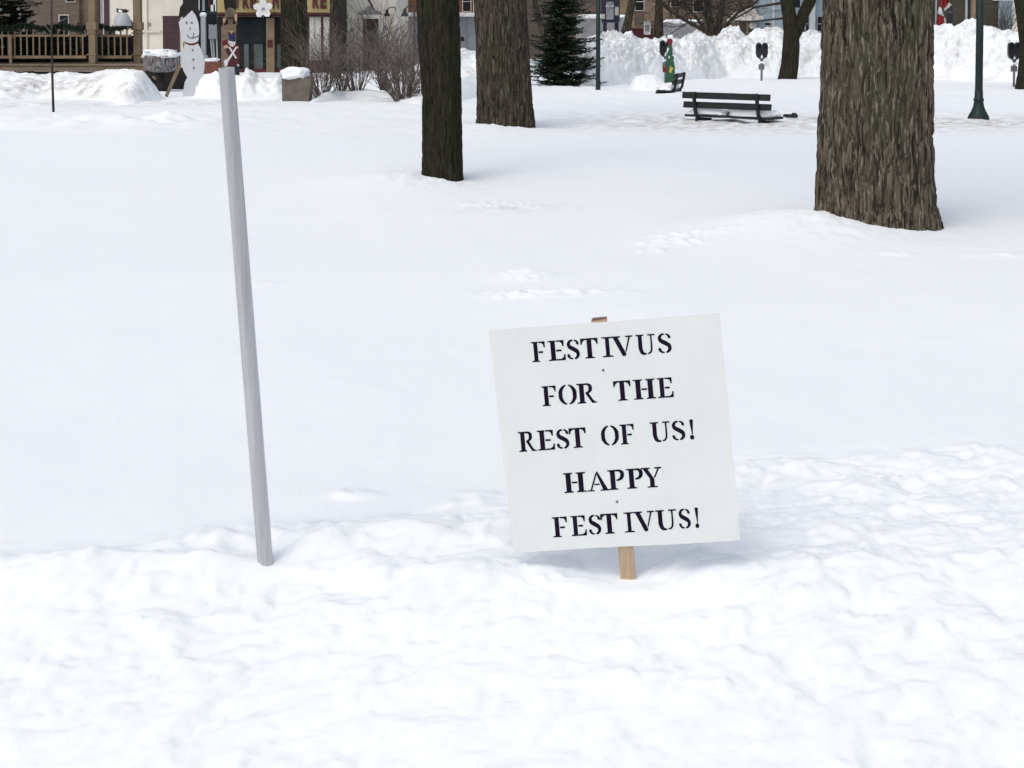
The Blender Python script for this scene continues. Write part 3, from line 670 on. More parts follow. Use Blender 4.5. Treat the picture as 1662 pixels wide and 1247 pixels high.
# ---------------------------------------------------------------- parking meters
def make_meter(loc, label):
    t = thing('parking_meter', label, 'parking meter', loc, 0, 'twin-headed parking meters')
    m_ = MB(); m_.tube([(0, 0, -.3), (0, 0, .78)], .033, 12); m_.build('post', M['steel'], t, True)
    m_ = MB(); m_.tube([(-.105, 0, .84), (-.09, 0, .79), (0, 0, .75), (.09, 0, .79), (.105, 0, .84)], .026, 10); m_.box((-.05, -.04, .70), (.05, .04, .79), bev=.01); m_.build('yoke', M['steel'], t, True)
    m_ = MB(); m_.box((-.09, -.05, .44), (.075, .03, .60), bev=.01); m_.build('bracket', M['steel'], t)
    for s in (-1, 1):
        m_ = MB(); out = []
        pr = [(.052, .80), (.060, .84), (.082, .90), (.086, 1.0), (.086, 1.10), (.080, 1.16), (.062, 1.205), (.034, 1.228), (.0, 1.236)]
        poly = [(-u, v) for u, v in pr]+[(u, v) for u, v in pr[::-1][1:]]
        m_.prism(poly, lambda u, v, wd: (s*.088+u, -.07+wd, v), .14)
        h = m_.build('head', M['black'], t)
        m_ = MB(); arc = [(s*.088+.055*math.cos(a_), 1.12+.07*math.sin(a_)) for a_ in np.linspace(0, math.pi, 10)]+[(s*.088-.055, 1.06), (s*.088+.055, 1.06)]
        m_.prism(arc, lambda u, v, wd: (u, -.075+wd, v), .004); m_.build('window', M['glass'], h)
    lump('snow_cap', t, (.03, 0, .66), (.07, .05, .03), 4.0+loc[0], nb=14)
    return t
q = GX(1236, 133); pm = make_meter((q.x, q.y, -.08), 'twin black parking meter in front of the snow bank, left of the forked tree')
q = GX(1645.5, 141); c = copy_tree(pm); c.location = (q.x, q.y, -.03); c['label'] = 'twin black parking meter at the right edge beside a dark trunk'
q = P(1080, 130, 46.2); c = copy_tree(pm); c.location = (q.x, q.y, .0); c['label'] = 'black parking meter half hidden behind the painted tree board'
# painted tree board by the end-on bench
Y = 45.6; q = P(1088, 140, Y); t = thing('tree_board', 'painted green tree board with red ball, standing behind the end-on bench', 'decoration', (q.x, Y, q.z))
fl = lambda Y_: (lambda u, v, wd: (lambda p: (p.x, Y_+wd, p.z))(P(u, v, Y_)))
m_ = MB(); m_.prism([(1084, 73), (1090, 73), (1092, 80), (1091.5, 84), (1094, 94), (1093, 98), (1096, 110), (1095, 114), (1098, 128), (1096, 142), (1081, 142), (1079, 128), (1081, 114), (1079.5, 108), (1081.5, 96), (1080.5, 93), (1083, 83)], fl(Y), .03)
pn = m_.build('panel', M['green'], t, False, True)
for col, pts in (('red', [(1083, 64), (1086, 61), (1090, 62), (1092, 67), (1090, 74), (1085, 74), (1083, 70)]), ('yellow', [(1088, 106), (1090, 110), (1094, 110), (1091, 114), (1089, 119), (1086, 117), (1087, 111)]),
                 ('white', [(1083, 77), (1086, 79), (1083, 87), (1081.5, 86)]), ('white', [(1085, 91), (1087, 91), (1087, 95), (1085, 95)]), ('white', [(1091, 89), (1093, 89), (1093, 91), (1091, 91)])):
    m_ = MB(); m_.prism(pts, fl(Y-.006), .005); m_.build('painted_ornament', M[col], pn, False, True, root=t)
m_ = MB(); m_.prism([(1075, 107), (1079, 110), (1083, 108), (1082, 117), (1076, 118)], fl(Y-.3), .03); m_.build('bow', M['red'], t, False, True)
p_ = P(1088, 60, Y); lump('snow_cap', t, (p_.x-q.x, .02, p_.z-q.z), (.075, .07, .06), 2.2, nb=20)
# ---------------------------------------------------------------- evergreen
def evergreen(name, label, base, H, Rb, seed, n_br=230, m='needles', below=0.0, lean=0, group=None, dens=1.0, snowy=0, ex=.8):
    rng = random.Random(seed); t = thing(name, label, 'tree', base, 0, group)
    m_ = MB(); m_.tube([(0, 0, -.2), (lean*.3, 0, H*.5), (lean, 0, H*.98)], [.07, .045, .012], 8); m_.build('trunk', M['twig_dark'], t, True)
    fo = MB(); wd = MB()
    for i in range(n_br):
        u = rng.random()**1.25; z = below+u*(H-below); a = rng.random()*2*math.pi
        Lr = Rb*(1-u)**ex*rng.uniform(.40, 1.12)*(.84+.75*float(perlin(math.cos(a)*1.3+seed, math.sin(a)*1.3, z*1.6)))+.10
        dr = Vector((math.cos(a), math.sin(a), rng.uniform(-.15, .25)))
        pts = [Vector((lean*u, 0, z))]
        for k in range(6):
            dr = (dr+Vector((0, 0, -.10+.05*k))).normalized(); pts.append(pts[-1]+dr*Lr/6)
        wd.tube([pts[0], pts[2], pts[4], pts[6]], [.014, .010, .007, .003], 3, False)
        nt_ = int((14+Lr*26)*dens)
        for k in range(nt_):
            s = rng.random()**.7*6; i0 = min(int(s), 5); p = pts[i0].lerp(pts[i0+1], s-i0)
            sd_ = Vector((-dr.y, dr.x, 0)).normalized()*rng.choice((-1, 1))
            d2 = (dr*rng.uniform(.5, 1.1)+sd_*rng.uniform(.2, 1)+Vector((0, 0, rng.uniform(-.55, .2)))).normalized()
            l_ = rng.uniform(.07, .19)*(1-.35*u); up = Vector((rng.gauss(0, .5), rng.gauss(0, .5), 1)).normalized(); sw_ = d2.cross(up).normalized()*rng.uniform(.010, .022)
            fo.add([p-sw_*.4, p+d2*l_*.55-sw_, p+d2*l_, p+d2*l_*.55+sw_], [(0, 1, 2, 3)])
    wd.build('branches', M['twig_dark'], t); fo.build('foliage', M[m], t)
    return t
q = GX(912, 142); evergreen('spruce_tree', 'dark green spruce with uneven outline, left of the thin lamp post', (q.x, q.y+.6, 0), 2.85, 1.05, 3, 480, dens=2.5, ex=.5)
# ---------------------------------------------------------------- bare shrubs
def shrub(label, px, row, d, n, H, spread, seed, m='twig'):
    q = P(px, row, d); t = thing('bare_shrub', label, 'shrub', (q.x, d, max(q.z, -.1)), 0, 'leafless shrubs by the planter'); rng = random.Random(seed)
    m_ = MB()
    for i in range(n):
        a = rng.random()*2*math.pi; tl = rng.random()**.7*spread
        d0 = Vector((math.cos(a)*tl, math.sin(a)*tl*.6, 1)).normalized()
        branch(m_, Vector((math.cos(a)*.12*rng.random(), math.sin(a)*.12*rng.random(), -.1)), d0, rng.uniform(.007, .014), H*rng.uniform(.55, 1.0), 2, rng, 4, .12, .10, (2, 4), .0035, .7)
    m_.build('stems', M[m], t)
    return t
shrub('low bare bush directly right of the snow-capped concrete planter', 522, 160, 36, 44, 1.1, 1.05, 21)
shrub('middle bare bush with thin upright stems before the plum door', 577, 150, 37, 30, 1.15, .8, 22)
shrub('wide bare bush with arching stems touching the slim dark trunk', 655, 166, 35, 66, 1.25, 1.1, 23)
shrub('brown bare bush behind the wide one, below the wall lantern', 625, 140, 39, 36, 1.3, .6, 24, 'twig_dark')
shrub('narrow bare bush between the planter and the plum door', 553, 150, 38, 22, 1.2, .5, 25, 'twig_dark')
shrub('bare bush half behind the slim dark trunk', 682, 160, 36.5, 40, 1.15, .9, 26)
# ---------------------------------------------------------------- gazebo
Yg = 43.0
q = P(147, 110, Yg); t = gz = thing('gazebo', 'tan wooden gazebo with slatted railing behind the dirty snow bank', 'gazebo', (q.x, Yg, 0))
m_ = MB(); m_.rect(-330, 107.5, 236, 116, Yg-.05, .12, .01); m_.build('deck_beam', M['beam'], t, False, True)
m_ = MB(); m_.rect(-330, 104, 234, 107.2, Yg-.10, 3.6, .01); m_.build('deck', M['beam'], t, False, True)
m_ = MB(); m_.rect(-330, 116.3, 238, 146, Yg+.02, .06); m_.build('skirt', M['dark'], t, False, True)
def post(x0, x1, Y_):
    m_ = MB(); m_.rect(x0, -150, x1, 104, Y_, .26, .012); p = m_.build('post', M['tan'], t, False, True)
    for e_, ra, rb in ((1.2, 36, 49), (.8, 53, 55), (.8, 88, 90)):
        m_ = MB(); m_.rect(x0-e_, ra, x1+e_, rb, Y_-.02, .30, .010); m_.build('post_trim', M['tan'], p, False, True, root=t)
    return p
post(140.5, 155, Yg); post(213.5, 228.5, Yg+.6); post(126, 134, Yg+3.0); post(-90, -75, Yg)
def railing(x0, x1, Y_, step, first):
    m_ = MB(); m_.rect(x0, 56.3, x1, 60, Y_, .06, .008); r_ = m_.build('railing', M['tan'], t, False, True); m_ = MB(); m_.rect(x0, 90.5, x1, 95.5, Y_-.01, .08, .008); m_.build('bottom_rail', M['tan'], r_, False, True, root=t)
    proto = None; x = first
    while x < x1-2:
        if proto is None:
            m_ = MB(); m_.rect(x-1.6, 43, x+1.6, 91, Y_+.015, .032, .006); proto = m_.build('baluster', M['tan'], r_, False, True, root=t); fx = x
        else:
            c_ = proto.copy(); C.objects.link(c_); c_.parent = r_; c_.location.x = (x-fx)/F*Y_
        x += step
    return r_
railing(-75, 140, Yg+.1, 10.05, -67); railing(155, 213.5, Yg+.4, 10.1, 165.5)
m_ = MB(); m_.rect(14, 57, 19, 107, Yg-.03, .09, .01); m_.build('rail_post', M['tan'], t, False, True)
m_ = MB(); m_.rect(-330, 58, 224, 104, Yg+3.1, .06); m_.build('dark_backing', M['dark'], t, False, True)  # added dark sheet standing in for the shaded depth behind the balusters
# garland laid along the rail, roof
rng = random.Random(9); m_ = MB(); bl = MB()
for (x0, x1, Y_) in ((-75, 140, Yg+.1), (155, 214, Yg+.4)):
    for k in range(int((x1-x0)*9)):
        x = rng.uniform(x0, x1); z = 44.5+2.5*math.sin(x/9.)+rng.gauss(0, 1.7); p = P(x, z, Y_+rng.gauss(0, .06)); dd = Vector((rng.gauss(0, 1), rng.gauss(0, 1), rng.gauss(0, 1))).normalized()*rng.uniform(.04, .10); sw_ = dd.cross(Vector((0, 0, 1))).normalized()*.012
        m_.add([p-dd-sw_, p+dd-sw_, p+dd+sw_, p-dd+sw_], [(0, 1, 2, 3)])
m_.build('garland', M['needles'], t, False, True)
m_ = MB(); m_.lathe([(3.6, 3.35), (3.65, 3.45), (.3, 5.0), (.05, 5.1)], 8, (P(-60, 0, Yg).x-q.x, 1.7, 0)); m_.build('roof', M['roofgrey'], t)
m_ = MB(); m_.rect(-330, -152, 236, -140, Yg+.05, .2, .01); m_.build('eave_beam', M['tan'], t, False, True)
m_ = MB(); m_.rect(236, 110, 303, 168, 41.2, .12); m_.build('dark_gap_panel', M['dark'], t, False, True)  # dark panel painted in for the shaded opening beside the stairs
m_ = MB(); m_.tube([P(233, 110, 42.3), P(252, 128, 41.0)], [.035, .035], 5); m_.build('stair_stringer', M['beam'], t, False, True)
Y = 37.0
q = P(270, 158, Y); bd = thing('wooden_board', 'weathered narrow board leaning in the dark gap left of the snowman', 'board', (q.x, Y, q.z))
m_ = MB(); m_.prism([(267, 156), (271.5, 158), (292, 112), (293, 104), (289, 105)], fl(Y), .05); m_.build('plank', M['beam'], bd, False, True)
# things standing on or in the gazebo
Y = 42.6; q = P(199, 42, Y); bd = thing('bell_decoration', 'grey bell-shaped decoration standing on the gazebo railing', 'decoration', (q.x, Y, q.z))
m_ = MB(); m_.lathe([(.235, -.005), (.24, .03), (.225, .12), (.19, .23), (.13, .31), (.06, .35), (.0, .36)], 28); m_.build('bell', M['lightgrey'], bd, True)
m_ = MB()
for k in range(40):
    a = rng.random()*6.28; dd = Vector((math.cos(a), math.sin(a)*.5, rng.uniform(.1, .9)))*rng.uniform(.05, .16); p = Vector((rng.uniform(-.08, .16), 0, .36)); sw_ = Vector((.02, .01, .02))
    m_.add([p-sw_, p+dd*.5-sw_, p+dd, p+sw_+dd*.4], [(0, 1, 2, 3)])
m_.build('bow', M['dark'], bd)
lump('snow_cap', bd, (-.05, 0, .39), (.06, .05, .04), 1.0, nb=14)
q = P(22, 100, 45.0); ev = evergreen('christmas_tree', 'dark green Christmas tree with white baubles inside the gazebo', (q.x, 45.0, .55), 3.2, 1.05, 14, 420, dens=2.2, ex=.6)
ba = None
for k in range(26):
    a = -rng.random()*math.pi; u = rng.random()*.85; r_ = 1.02*(1-u)**.8*.95
    p = (r_*math.cos(a), r_*math.sin(a), .2+2.5*u)
    if ba is None:
        m_ = MB(); m_.lathe([(0, -.045), (.032, -.032), (.045, 0), (.032, .032), (0, .045)], 10); ba = m_.build('bauble', M['white'], ev, True); c_ = ba
    else: c_ = ba.copy(); C.objects.link(c_); c_.parent = ev
    c_.location = p
q = P(110, 100, 45.4); evergreen('evergreen_bough', 'low dark evergreen bush seen through the gazebo balusters', (q.x-.3, 45.4, .55), 1.15, 1.2, 15, 120, dens=1.3)
q = P(185, 100, 45.6); evergreen('evergreen_bough', 'small dark evergreen bush behind the short gazebo railing', (q.x, 45.6, .5), 1.0, .7, 16, 90, dens=1.3)
# sapling in front of the bank
q = GX(87, 181); t = thing('sapling', 'slender young tree stem in front of the gazebo railing', 'tree', (q.x, q.y, hz(q.x, q.y)))
m_ = MB(); m_.tube([(0, 0, -.2), (-.012, 0, .5), (-.015, 0, 1.15), (-.01, 0, 1.9), (.01, 0, 3.0)], [.026, .024, .022, .018, .012], 8); m_.build('trunk', M['twig_dark'], t, True)
m_ = MB(); rg = random.Random(31)
for k in range(11): branch(m_, Vector((-.012, 0, 1.5+.16*k)), Vector((rg.choice((-1, 1))*rg.uniform(.5, 1), rg.gauss(0, .5), .7)), .008, .75, 2, rg, 4, .1, .14, (2, 3), .003)
m_.build('branches', M['twig'], t)
# ---------------------------------------------------------------- snowman board
Y = 37.6
q = P(315, 158, Y); t = thing('snowman_board', 'flat white painted snowman board with black hat and red collar', 'decoration', (q.x, Y, q.z))
body = [(297, 166), (296.8, 150), (300, 133), (304, 126), (298, 116), (294, 103), (294, 92), (297, 82), (299.5, 72), (296, 62), (292, 48), (290, 36), (300, 28), (311.5, 17), (318, 26), (322, 38), (323, 52), (322, 64), (320.5, 70), (325, 78), (330, 90), (332, 102), (331.5, 113), (328.5, 123), (332, 128), (336, 140), (337.5, 152), (336, 166)]
m_ = MB(); m_.prism(body, fl(Y), .025); pn = m_.build('panel', M['snowman'], t, False, True)
m_ = MB(); m_.prism([(289.5, 31), (292, 12), (302, 0), (303, -22), (318, -24), (322, -2), (323, 34), (319, 23), (311.5, 14), (300, 24)], fl(Y+.006), .02); m_.build('hat', M['dark'], t, False, True)
f2 = fl(Y-.006)
def mark(pts, col='dark', nm='painted_mark', th=.004, par=None): 
    m_ = MB(); m_.prism(pts, f2, th); m_.build(nm, M[col], par or pn, False, True, root=t)
mark([(299, 67), (303, 69.5), (309, 71), (316, 70), (321, 67), (320.5, 71), (314, 73.8), (307, 73.5), (300, 70.5)], 'scarf', 'collar')
def dot(cx_, cy_, rx, ry, col='steel', nm='eye'): mark([(cx_+rx*math.cos(a), cy_+ry*math.sin(a)) for a in np.linspace(0, 6.283, 9)[:-1]], col, nm)
dot(302.5, 37, 1.5, 2.4); dot(311.3, 37.2, 1.7, 2.2); dot(308.8, 46.5, 1.3, 2, 'greyconc', 'nose')
for cy_ in (81.5, 97, 110.5): dot(312.5+(cy_-81)*.07, cy_, 1.6, 2.2, 'steel', 'button')
mark(stroke([(303, 56), (306, 60.5), (311, 62), (317, 61), (322, 58.5)], [.7, 1.1, 1.1, 1.1, 1.4]), 'dark', 'mouth'); mark(stroke([(314, 53), (314.5, 57), (312.5, 61)], [.7, .9, .8]), 'dark', 'mouth')
m_ = MB(); m_.rect(309, 80, 313, 168, Y+.03, .06); m_.build('stake', M['beam'], t, False, True)
# ---------------------------------------------------------------- toy soldier board
Y = 50.5
q = P(380, 126, Y); t = thing('soldier_board', 'painted toy soldier board in a red coat with white crossed belts', 'decoration', (q.x, Y, q.z))
m_ = MB(); m_.prism([(369, 126), (370, 108), (367, 98), (371, 92), (363, 76), (364, 72), (372, 72), (371, 66), (373, 64), (370, 52), (375, 53), (376.5, 50), (379, 53), (381, 54), (381.5, 66), (382, 72), (387, 76), (389, 90), (387, 100), (389, 126)], fl(Y), .03)
pn = m_.build('panel', M['maroon'], t, False, True)
f2 = fl(Y-.006)
mark([(370.3, 54), (374, 56), (375.5, 57.5), (378, 53), (382, 55), (382.4, 67), (378, 67), (374.5, 66), (372, 66)], 'blue', 'hat')
mark([(372.5, 49.5), (375.2, 51.5), (378.5, 49.5), (375.6, 55.8)], 'yellow', 'plume')
mark([(370, 66), (374.5, 67.3), (378, 68), (382, 68), (381.5, 72.5), (378.5, 76), (374, 75), (371.5, 71)], 'white', 'face')
f2 = fl(Y-.012); dot(374, 71, .9, 1.1, 'black', 'eye'); dot(379, 71.3, .9, 1.1, 'black', 'eye'); f2 = fl(Y-.006)
mark([(362.5, 75), (369, 73), (371.5, 77), (365, 79.5)], 'skin', 'epaulette'); mark([(382, 76), (386.5, 75), (387, 78.5), (382.5, 79)], 'skin', 'epaulette')
mark([(370.5, 76.6), (373, 75.8), (384.5, 94), (382.5, 95.8)], 'white', 'belt'); f2 = fl(Y-.012)
mark([(383, 75.6), (385, 77), (371.5, 99), (368.5, 97)], 'white', 'belt'); f2 = fl(Y-.006)
mark([(363, 99), (368, 96), (371, 98), (369, 106), (365, 109)], 'white', 'cuff'); mark([(384.5, 104), (388.5, 105.5), (386.5, 109)], 'white', 'cuff')
mark([(376, 110), (388, 108), (389, 125), (377, 125)], 'navy', 'trousers'); mark([(385.5, 118.5), (388, 118), (388, 125), (385.5, 125.5)], 'white', 'gaiter')
Y = 52.0
q = P(370, 126, Y); t = thing('nutcracker_board', 'tall dark-hatted painted figure board with grey beard behind the toy soldier', 'decoration', (q.x, Y, q.z))
m_ = MB(); m_.prism([(359, 128), (359, 44), (362, 40), (361, 30), (366, 26), (364, 12), (364, -6), (384, -6), (384, 12), (381, 22), (385, 22), (385, 36), (383, 44), (383, 128)], fl(Y), .03)
pn = m_.build('panel', M['beam'], t, False, True); f2 = fl(Y-.006)
mark([(362, -5.5), (383.5, -5.5), (383.5, 18), (379, 14), (372, 12), (366, 18), (364.5, 12)], 'dark', 'hat')
mark([(367.5, 18), (372, 14.5), (378, 16.5), (379.5, 28), (368.5, 28)], 'beard', 'face'); mark([(369.5, 31), (377.5, 31), (377, 38), (371.5, 38.5)], 'beard', 'beard')
mark([(368.5, 28.3), (379.5, 28.3), (380.5, 31), (383, 40), (377.5, 39), (378, 30.7), (369, 30.7), (371, 39), (363, 42), (366, 33)], 'dark', 'collar')
mark([(362, 31), (367.5, 30), (367, 36), (363, 37)], 'skin', 'hand'); mark([(381.5, 23.5), (384.6, 22.8), (384, 33.5), (381, 34)], 'skin', 'hand'); mark([(361, 66), (369.5, 64), (369, 72), (361, 74)], 'red', 'sleeve')
# ---------------------------------------------------------------- urn planter, column, crates
Y = 40.0
q = P(262, 112, Y); t = thing('stone_urn', 'wide carved stone urn heaped with snow beside the gazebo', 'planter', (q.x, Y, q.z-.39))
m_ = MB(); m_.lathe([(.10, .30), (.20, .31), (.38, .36), (.44, .48), (.46, .66), (.47, .70), (.47, .72), (.40, .72)], 36); m_.build('bowl', M['urn'], t, True); m_ = MB(); m_.lathe([(.16, -.4), (.14, .0), (.09, .2), (.12, .30)], 20); m_.build('pedestal', M['dark'], t, True)
lump('snow_cap', t, (0, 0, .76), (.42, .40, .11), 5.5, amp=.5)
Y = 46.0; q = P(330, 120, Y); t = thing('stone_pillar', 'pale square pillar with a snow cap just right of the snowman', 'pillar', (q.x, Y, 0))
m_ = MB(); m_.rect(325.5, 26, 334, 142, Y, .15, .01); m_.build('shaft', M['lightgrey'], t, False, True); m_ = MB(); m_.rect(324.5, 90, 336.5, 142, Y-.04, .2, .01); m_.build('plinth', M['lightgrey'], t, False, True)
lump('snow_cap', t, (0, .07, P(0, 24, Y).z), (.09, .08, .06), 3.3, nb=18)
Y = 44.0; q = P(344, 118, Y); t = thing('brick_planter', 'low brown planter with yellowish snow on top behind the pole', 'planter', (q.x, Y, 0))
m_ = MB(); m_.rect(331, 101, 356, 140, Y, .4, .015); m_.build('box', M['brick'], t, False, True); lump('snow_cap', t, (-.02, .2, P(0, 98, Y).z), (.19, .2, .06), 2.3, nb=20)
Y = 48.0; q = P(347, 118, Y); t = thing('easel_sign', 'grey blank board on thin legs behind the metal pole', 'sign', (q.x, Y, 0))
m_ = MB(); m_.rect(338.5, 41, 351, 63.5, Y, .03, .005); m_.build('panel', M['greypanel'], t, False, True)
for x0, x1 in ((340, 347), (350.5, 352.5), (344, 349)):
    m_ = MB(); m_.tube([P(x0, 40, Y+.05), P(x1+2, 142, Y+.1)], .025, 6); m_.build('leg', M['lightgrey'], t, False, True)
# concrete planter with snow
Y = 34.6; q = P(480, 166, Y); t = thing('concrete_planter', 'square concrete planter capped with thick snow before the dark trunk', 'planter', (q.x, Y, q.z), R(0))
m_ = MB(); V = [P(457, 127, Y), P(505, 126, Y), P(500, 168, Y), P(458, 168, Y)]
m_.add([(v.x, v.y, v.z) for v in V]+[(v.x, v.y+.6, v.z) for v in V], [(0, 1, 2, 3), (4, 7, 6, 5), (0, 4, 5, 1), (1, 5, 6, 2), (2, 6, 7, 3), (3, 7, 4, 0)])
m_.build('box', M['stone'], t, False, True)
p_ = P(477, 121, Y); lump('snow_cap', t, (p_.x-q.x, .28, p_.z-q.z), (.30, .36, .14), 7.2, amp=.22)
m_ = MB(); p_ = P(487, 128, Y)
# ---------------------------------------------------------------- buildings
def block(name, label, x0, x1, Y_, top, m, depth=7.0, cat='building'):
    a = P(x0, HOR, Y_); b = P(x1, HOR, Y_); t = thing(name, label, cat, ((a.x+b.x)/2, Y_, 0))
    m_ = MB(); m_.box((a.x, Y_, -.5), (b.x, Y_+depth, top)); m_.build('wall', M[m], t, False, True)
    m_ = MB(); m_.box((a.x-.15, Y_-.15, top+.002), (b.x+.15, Y_+depth+.1, top+.25), bev=.02); m_.build('cornice', M['roofgrey'], t, False, True)
    return t
def part(t, nm, m, x0, y0, x1, y1, dy=-.05, th=.05, bev=.004, parent=None):
    Y_ = t.location.y+dy; m_ = MB(); m_.rect(x0, y0, x1, y1, Y_, th, bev); return m_.build(nm, M[m], parent or t, False, True, root=t)
def win(t, x0, y0, x1, y1, frame='cream_trim', glass='glass', muntin=True, dy=0):
    f_ = part(t, 'window', frame, x0, y0, x1, y1, -.06+dy, .055)
    part(t, 'pane', glass, x0+1.3, y0+1.3, x1-1.3, y1-1.3, -.075+dy, .012, 0, f_)
    if muntin: part(t, 'sash_bar', frame, x0+1.3, (y0+y1)/2-.5, x1-1.3, (y0+y1)/2+.5, -.085+dy, .008, 0, f_)
    return f_
# brown house behind the gazebo
t = block('brown_house', 'dark brown house wall behind the gazebo', -330, 150, 64, 6.0, 'brown_siding')
win(t, 95, 24, 112, 62); win(t, 106, -40, 122, 4)
# cream building left
t = block('cream_building', 'cream stucco building with a plum door behind the snowman', 151, 357, 62, 6.5, 'cream')
part(t, 'window_strip', 'plum', 155.3, -60, 166, 100); part(t, 'window_strip', 'plum', 167.5, -60, 178, 100); part(t, 'mullion', 'white', 162.5, -60, 165.5, 100, -.08, .03)
part(t, 'door', 'plum', 264, 26, 292, 112, -.05, .05); part(t, 'door_frame', 'cream_trim', 261, 22, 295, 26, -.07, .07); part(t, 'pilaster', 'cream_trim', 236, -60, 240, 112, -.06, .06)
part(t, 'string_course', 'cream_trim', 229, 50, 261, 53, -.08, .08); part(t, 'wall_plate', 'greyconc', 238, 37, 244, 42, -.05, .05)
part(t, 'shop_window', 'glass', 296, -60, 352, 102, -.03, .03)
for (x0, y0, x1, y1, mm) in ((304, -20, 309, 14, 'white'), (313, -20, 324, 17, 'white'), (328, -20, 332.5, 18, 'bluesiding'), (342, 8, 349, 19, 'white'), (346, -10, 351, 19, 'white'), (300, 20, 352, 24, 'navy'), (338, -20, 342, 12, 'maroon')):
    part(t, 'display_panel', mm, x0, y0, x1, y1, -.06, .02)
# shop
Ys = 57.0
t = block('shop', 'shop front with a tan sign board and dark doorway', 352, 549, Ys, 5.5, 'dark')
sgn = part(t, 'sign_board', 'sign_tan', 352, -28, 536, 21, -.30, .2, .02)
part(t, 'sign_moulding', 'maroon', 352, 21.4, 536, 24.5, -.34, .3, .02); part(t, 'transom', 'beard', 352, 25.5, 536, 27.5, -.2, .15)
part(t, 'stall_riser', 'maroon', 352, 112, 549, 140, -.1, .1)
for x0, x1 in ((431.5, 445.5),):
    p_ = part(t, 'pilaster', 'tan', x0, 29, x1, 118, -.26, .24, .02); part(t, 'notice', 'maroon', 434, 65, 442.5, 77.5, -.28, .015, 0, p_)
for x0, x1 in ((396, 404), (412, 427), (449, 456)): part(t, 'shop_window', 'shopgrey', x0, 72, x1, 116, -.04, .04)
part(t, 'shop_window', 'glass', 388, 30, 431, 72, -.04, .03)
w_ = part(t, 'shop_window', 'maroon', 499, 26, 549, 112, -.08, .07)
part(t, 'curtain', 'curtain', 502, 28, 521, 98, -.10, .012, 0, w_); part(t, 'curtain', 'curtain', 525, 28, 535, 98, -.10, .012, 0, w_)
def letters(txt, px, row, cell, parent, t, m='maroon', hpx=24):
    for ch, x in zip(txt, px):
        cu = bpy.data.curves.new('letter', 'FONT'); cu.body = ch; cu.size = 1; cu.extrude = .03; cu.offset = .035; cu.align_x = 'CENTER'
        ob = bpy.data.objects.new('letter_curve', cu); C.objects.link(ob)
        me = bpy.data.meshes.new_from_object(ob.evaluated_get(bpy.context.evaluated_depsgraph_get()))
        bpy.data.objects.remove(ob); bpy.data.curves.remove(cu)
        Y_ = t.location.y-.36; p = P(x, row, Y_); s_ = hpx/F*Y_/.70; wmax = max(v.co.x for v in me.vertices)-min(v.co.x for v in me.vertices)
        sx_ = cell/F*Y_/max(wmax, .3)
        for v in me.vertices:
            v.co = Vector((v.co.x*sx_*.92, -v.co.z, v.co.y*s_))+p-Vector(t.location)
        me.materials.append(M[m]); o = bpy.data.objects.new('letter', me); C.objects.link(o); o.parent = parent
letters('AYREHRE', (374.5, 385, 398, 410.5, 447.5, 511.5, 524.5), 13, 11, sgn, t)
# white flower ornament before the sign
Y = Ys-.55; q = P(427, 14, Y); fd = thing('flower_ornament', 'large white flower-shaped ornament hanging before the shop sign', 'decoration', (q.x, Y, q.z))
for k in range(5):
    a = R(90+72*k); m_ = MB(); ca, sa = math.cos(a), math.sin(a)
    for (x, r_) in ((0, 0),): pass
    pts = [(.03, -.07), (.14, -.13), (.28, -.10), (.36, 0), (.30, .11), (.14, .13), (.03, .07)]
    m_.prism(pts, lambda u, v, wd: (u*ca-v*sa, wd-.12*u, u*sa+v*ca), .02); m_.build('petal', M['white'], fd)
m_ = MB(); m_.lathe([(0, -.05), (.05, -.035), (.07, 0), (.05, .035), (0, .05)], 12, (0, -.03, 0)); m_.build('flower_centre', M['lightgrey'], fd, True)
m_ = MB(); m_.tube([(0, .03, -.34), (0, .1, 1.2)], .012, 6); m_.build('hanger', M['steel'], fd)
# cream building right
t = block('cream_building', 'cream stucco building with lantern and plum door behind bare bushes', 549.5, 643, 60, 6.5, 'cream')
part(t, 'door', 'plum', 589, 31.5, 614, 118, -.05, .05)
part(t, 'door_frame', 'cream_trim', 583, 31, 588.5, 118, -.08, .08); part(t, 'door_frame', 'cream_trim', 614.5, 31, 620, 118, -.08, .08); part(t, 'lintel', 'cream_trim', 581, 24, 622, 30.8, -.10, .10)
m_ = MB(); m_.prism([(581, 23.5), (585, 19), (592, 17), (597, 11), (601, 9.5), (605, 11), (610, 17), (617, 19), (621, 23.5)], fl(59.92), .08); m_.build('pediment', M['greyconc'], t, False, True)
part(t, 'string_course', 'cream_trim', 556, 55, 582, 59, -.06, .06); part(t, 'string_course', 'cream_trim', 621, 52, 642, 58, -.06, .06); part(t, 'corner_strip', 'cream_trim', 550, -60, 554.5, 120, -.07, .07)
part(t, 'wall_plate', 'greyconc', 569, 46, 575, 52, -.04, .04); part(t, 'wall_plate', 'greyconc', 625, 43, 630, 50, -.04, .04)
Y = 59.6; q = P(628, 26, Y); lt = thing('wall_lantern', 'dark gooseneck lantern on the cream wall beside the plum door', 'lamp', (q.x, Y, q.z))
m_ = MB(); m_.tube([(.28, .36, .24), (.30, .2, .30), (.2, .05, .33), (.06, 0, .28), (0, 0, .2)], .02, 8); m_.build('arm', M['black'], lt, True)
m_ = MB(); m_.lathe([(.02, .24), (.05, .22), (.06, .12), (.12, .02), (.12, 0), (.0, 0)], 16); m_.build('shade', M['black'], lt, True)
m_ = MB(); m_.lathe([(.0, .0), (.09, -.005), (.10, -.06), (.06, -.12), (0, -.14)], 16); m_.build('globe', M['lamp_glass'], lt, True)
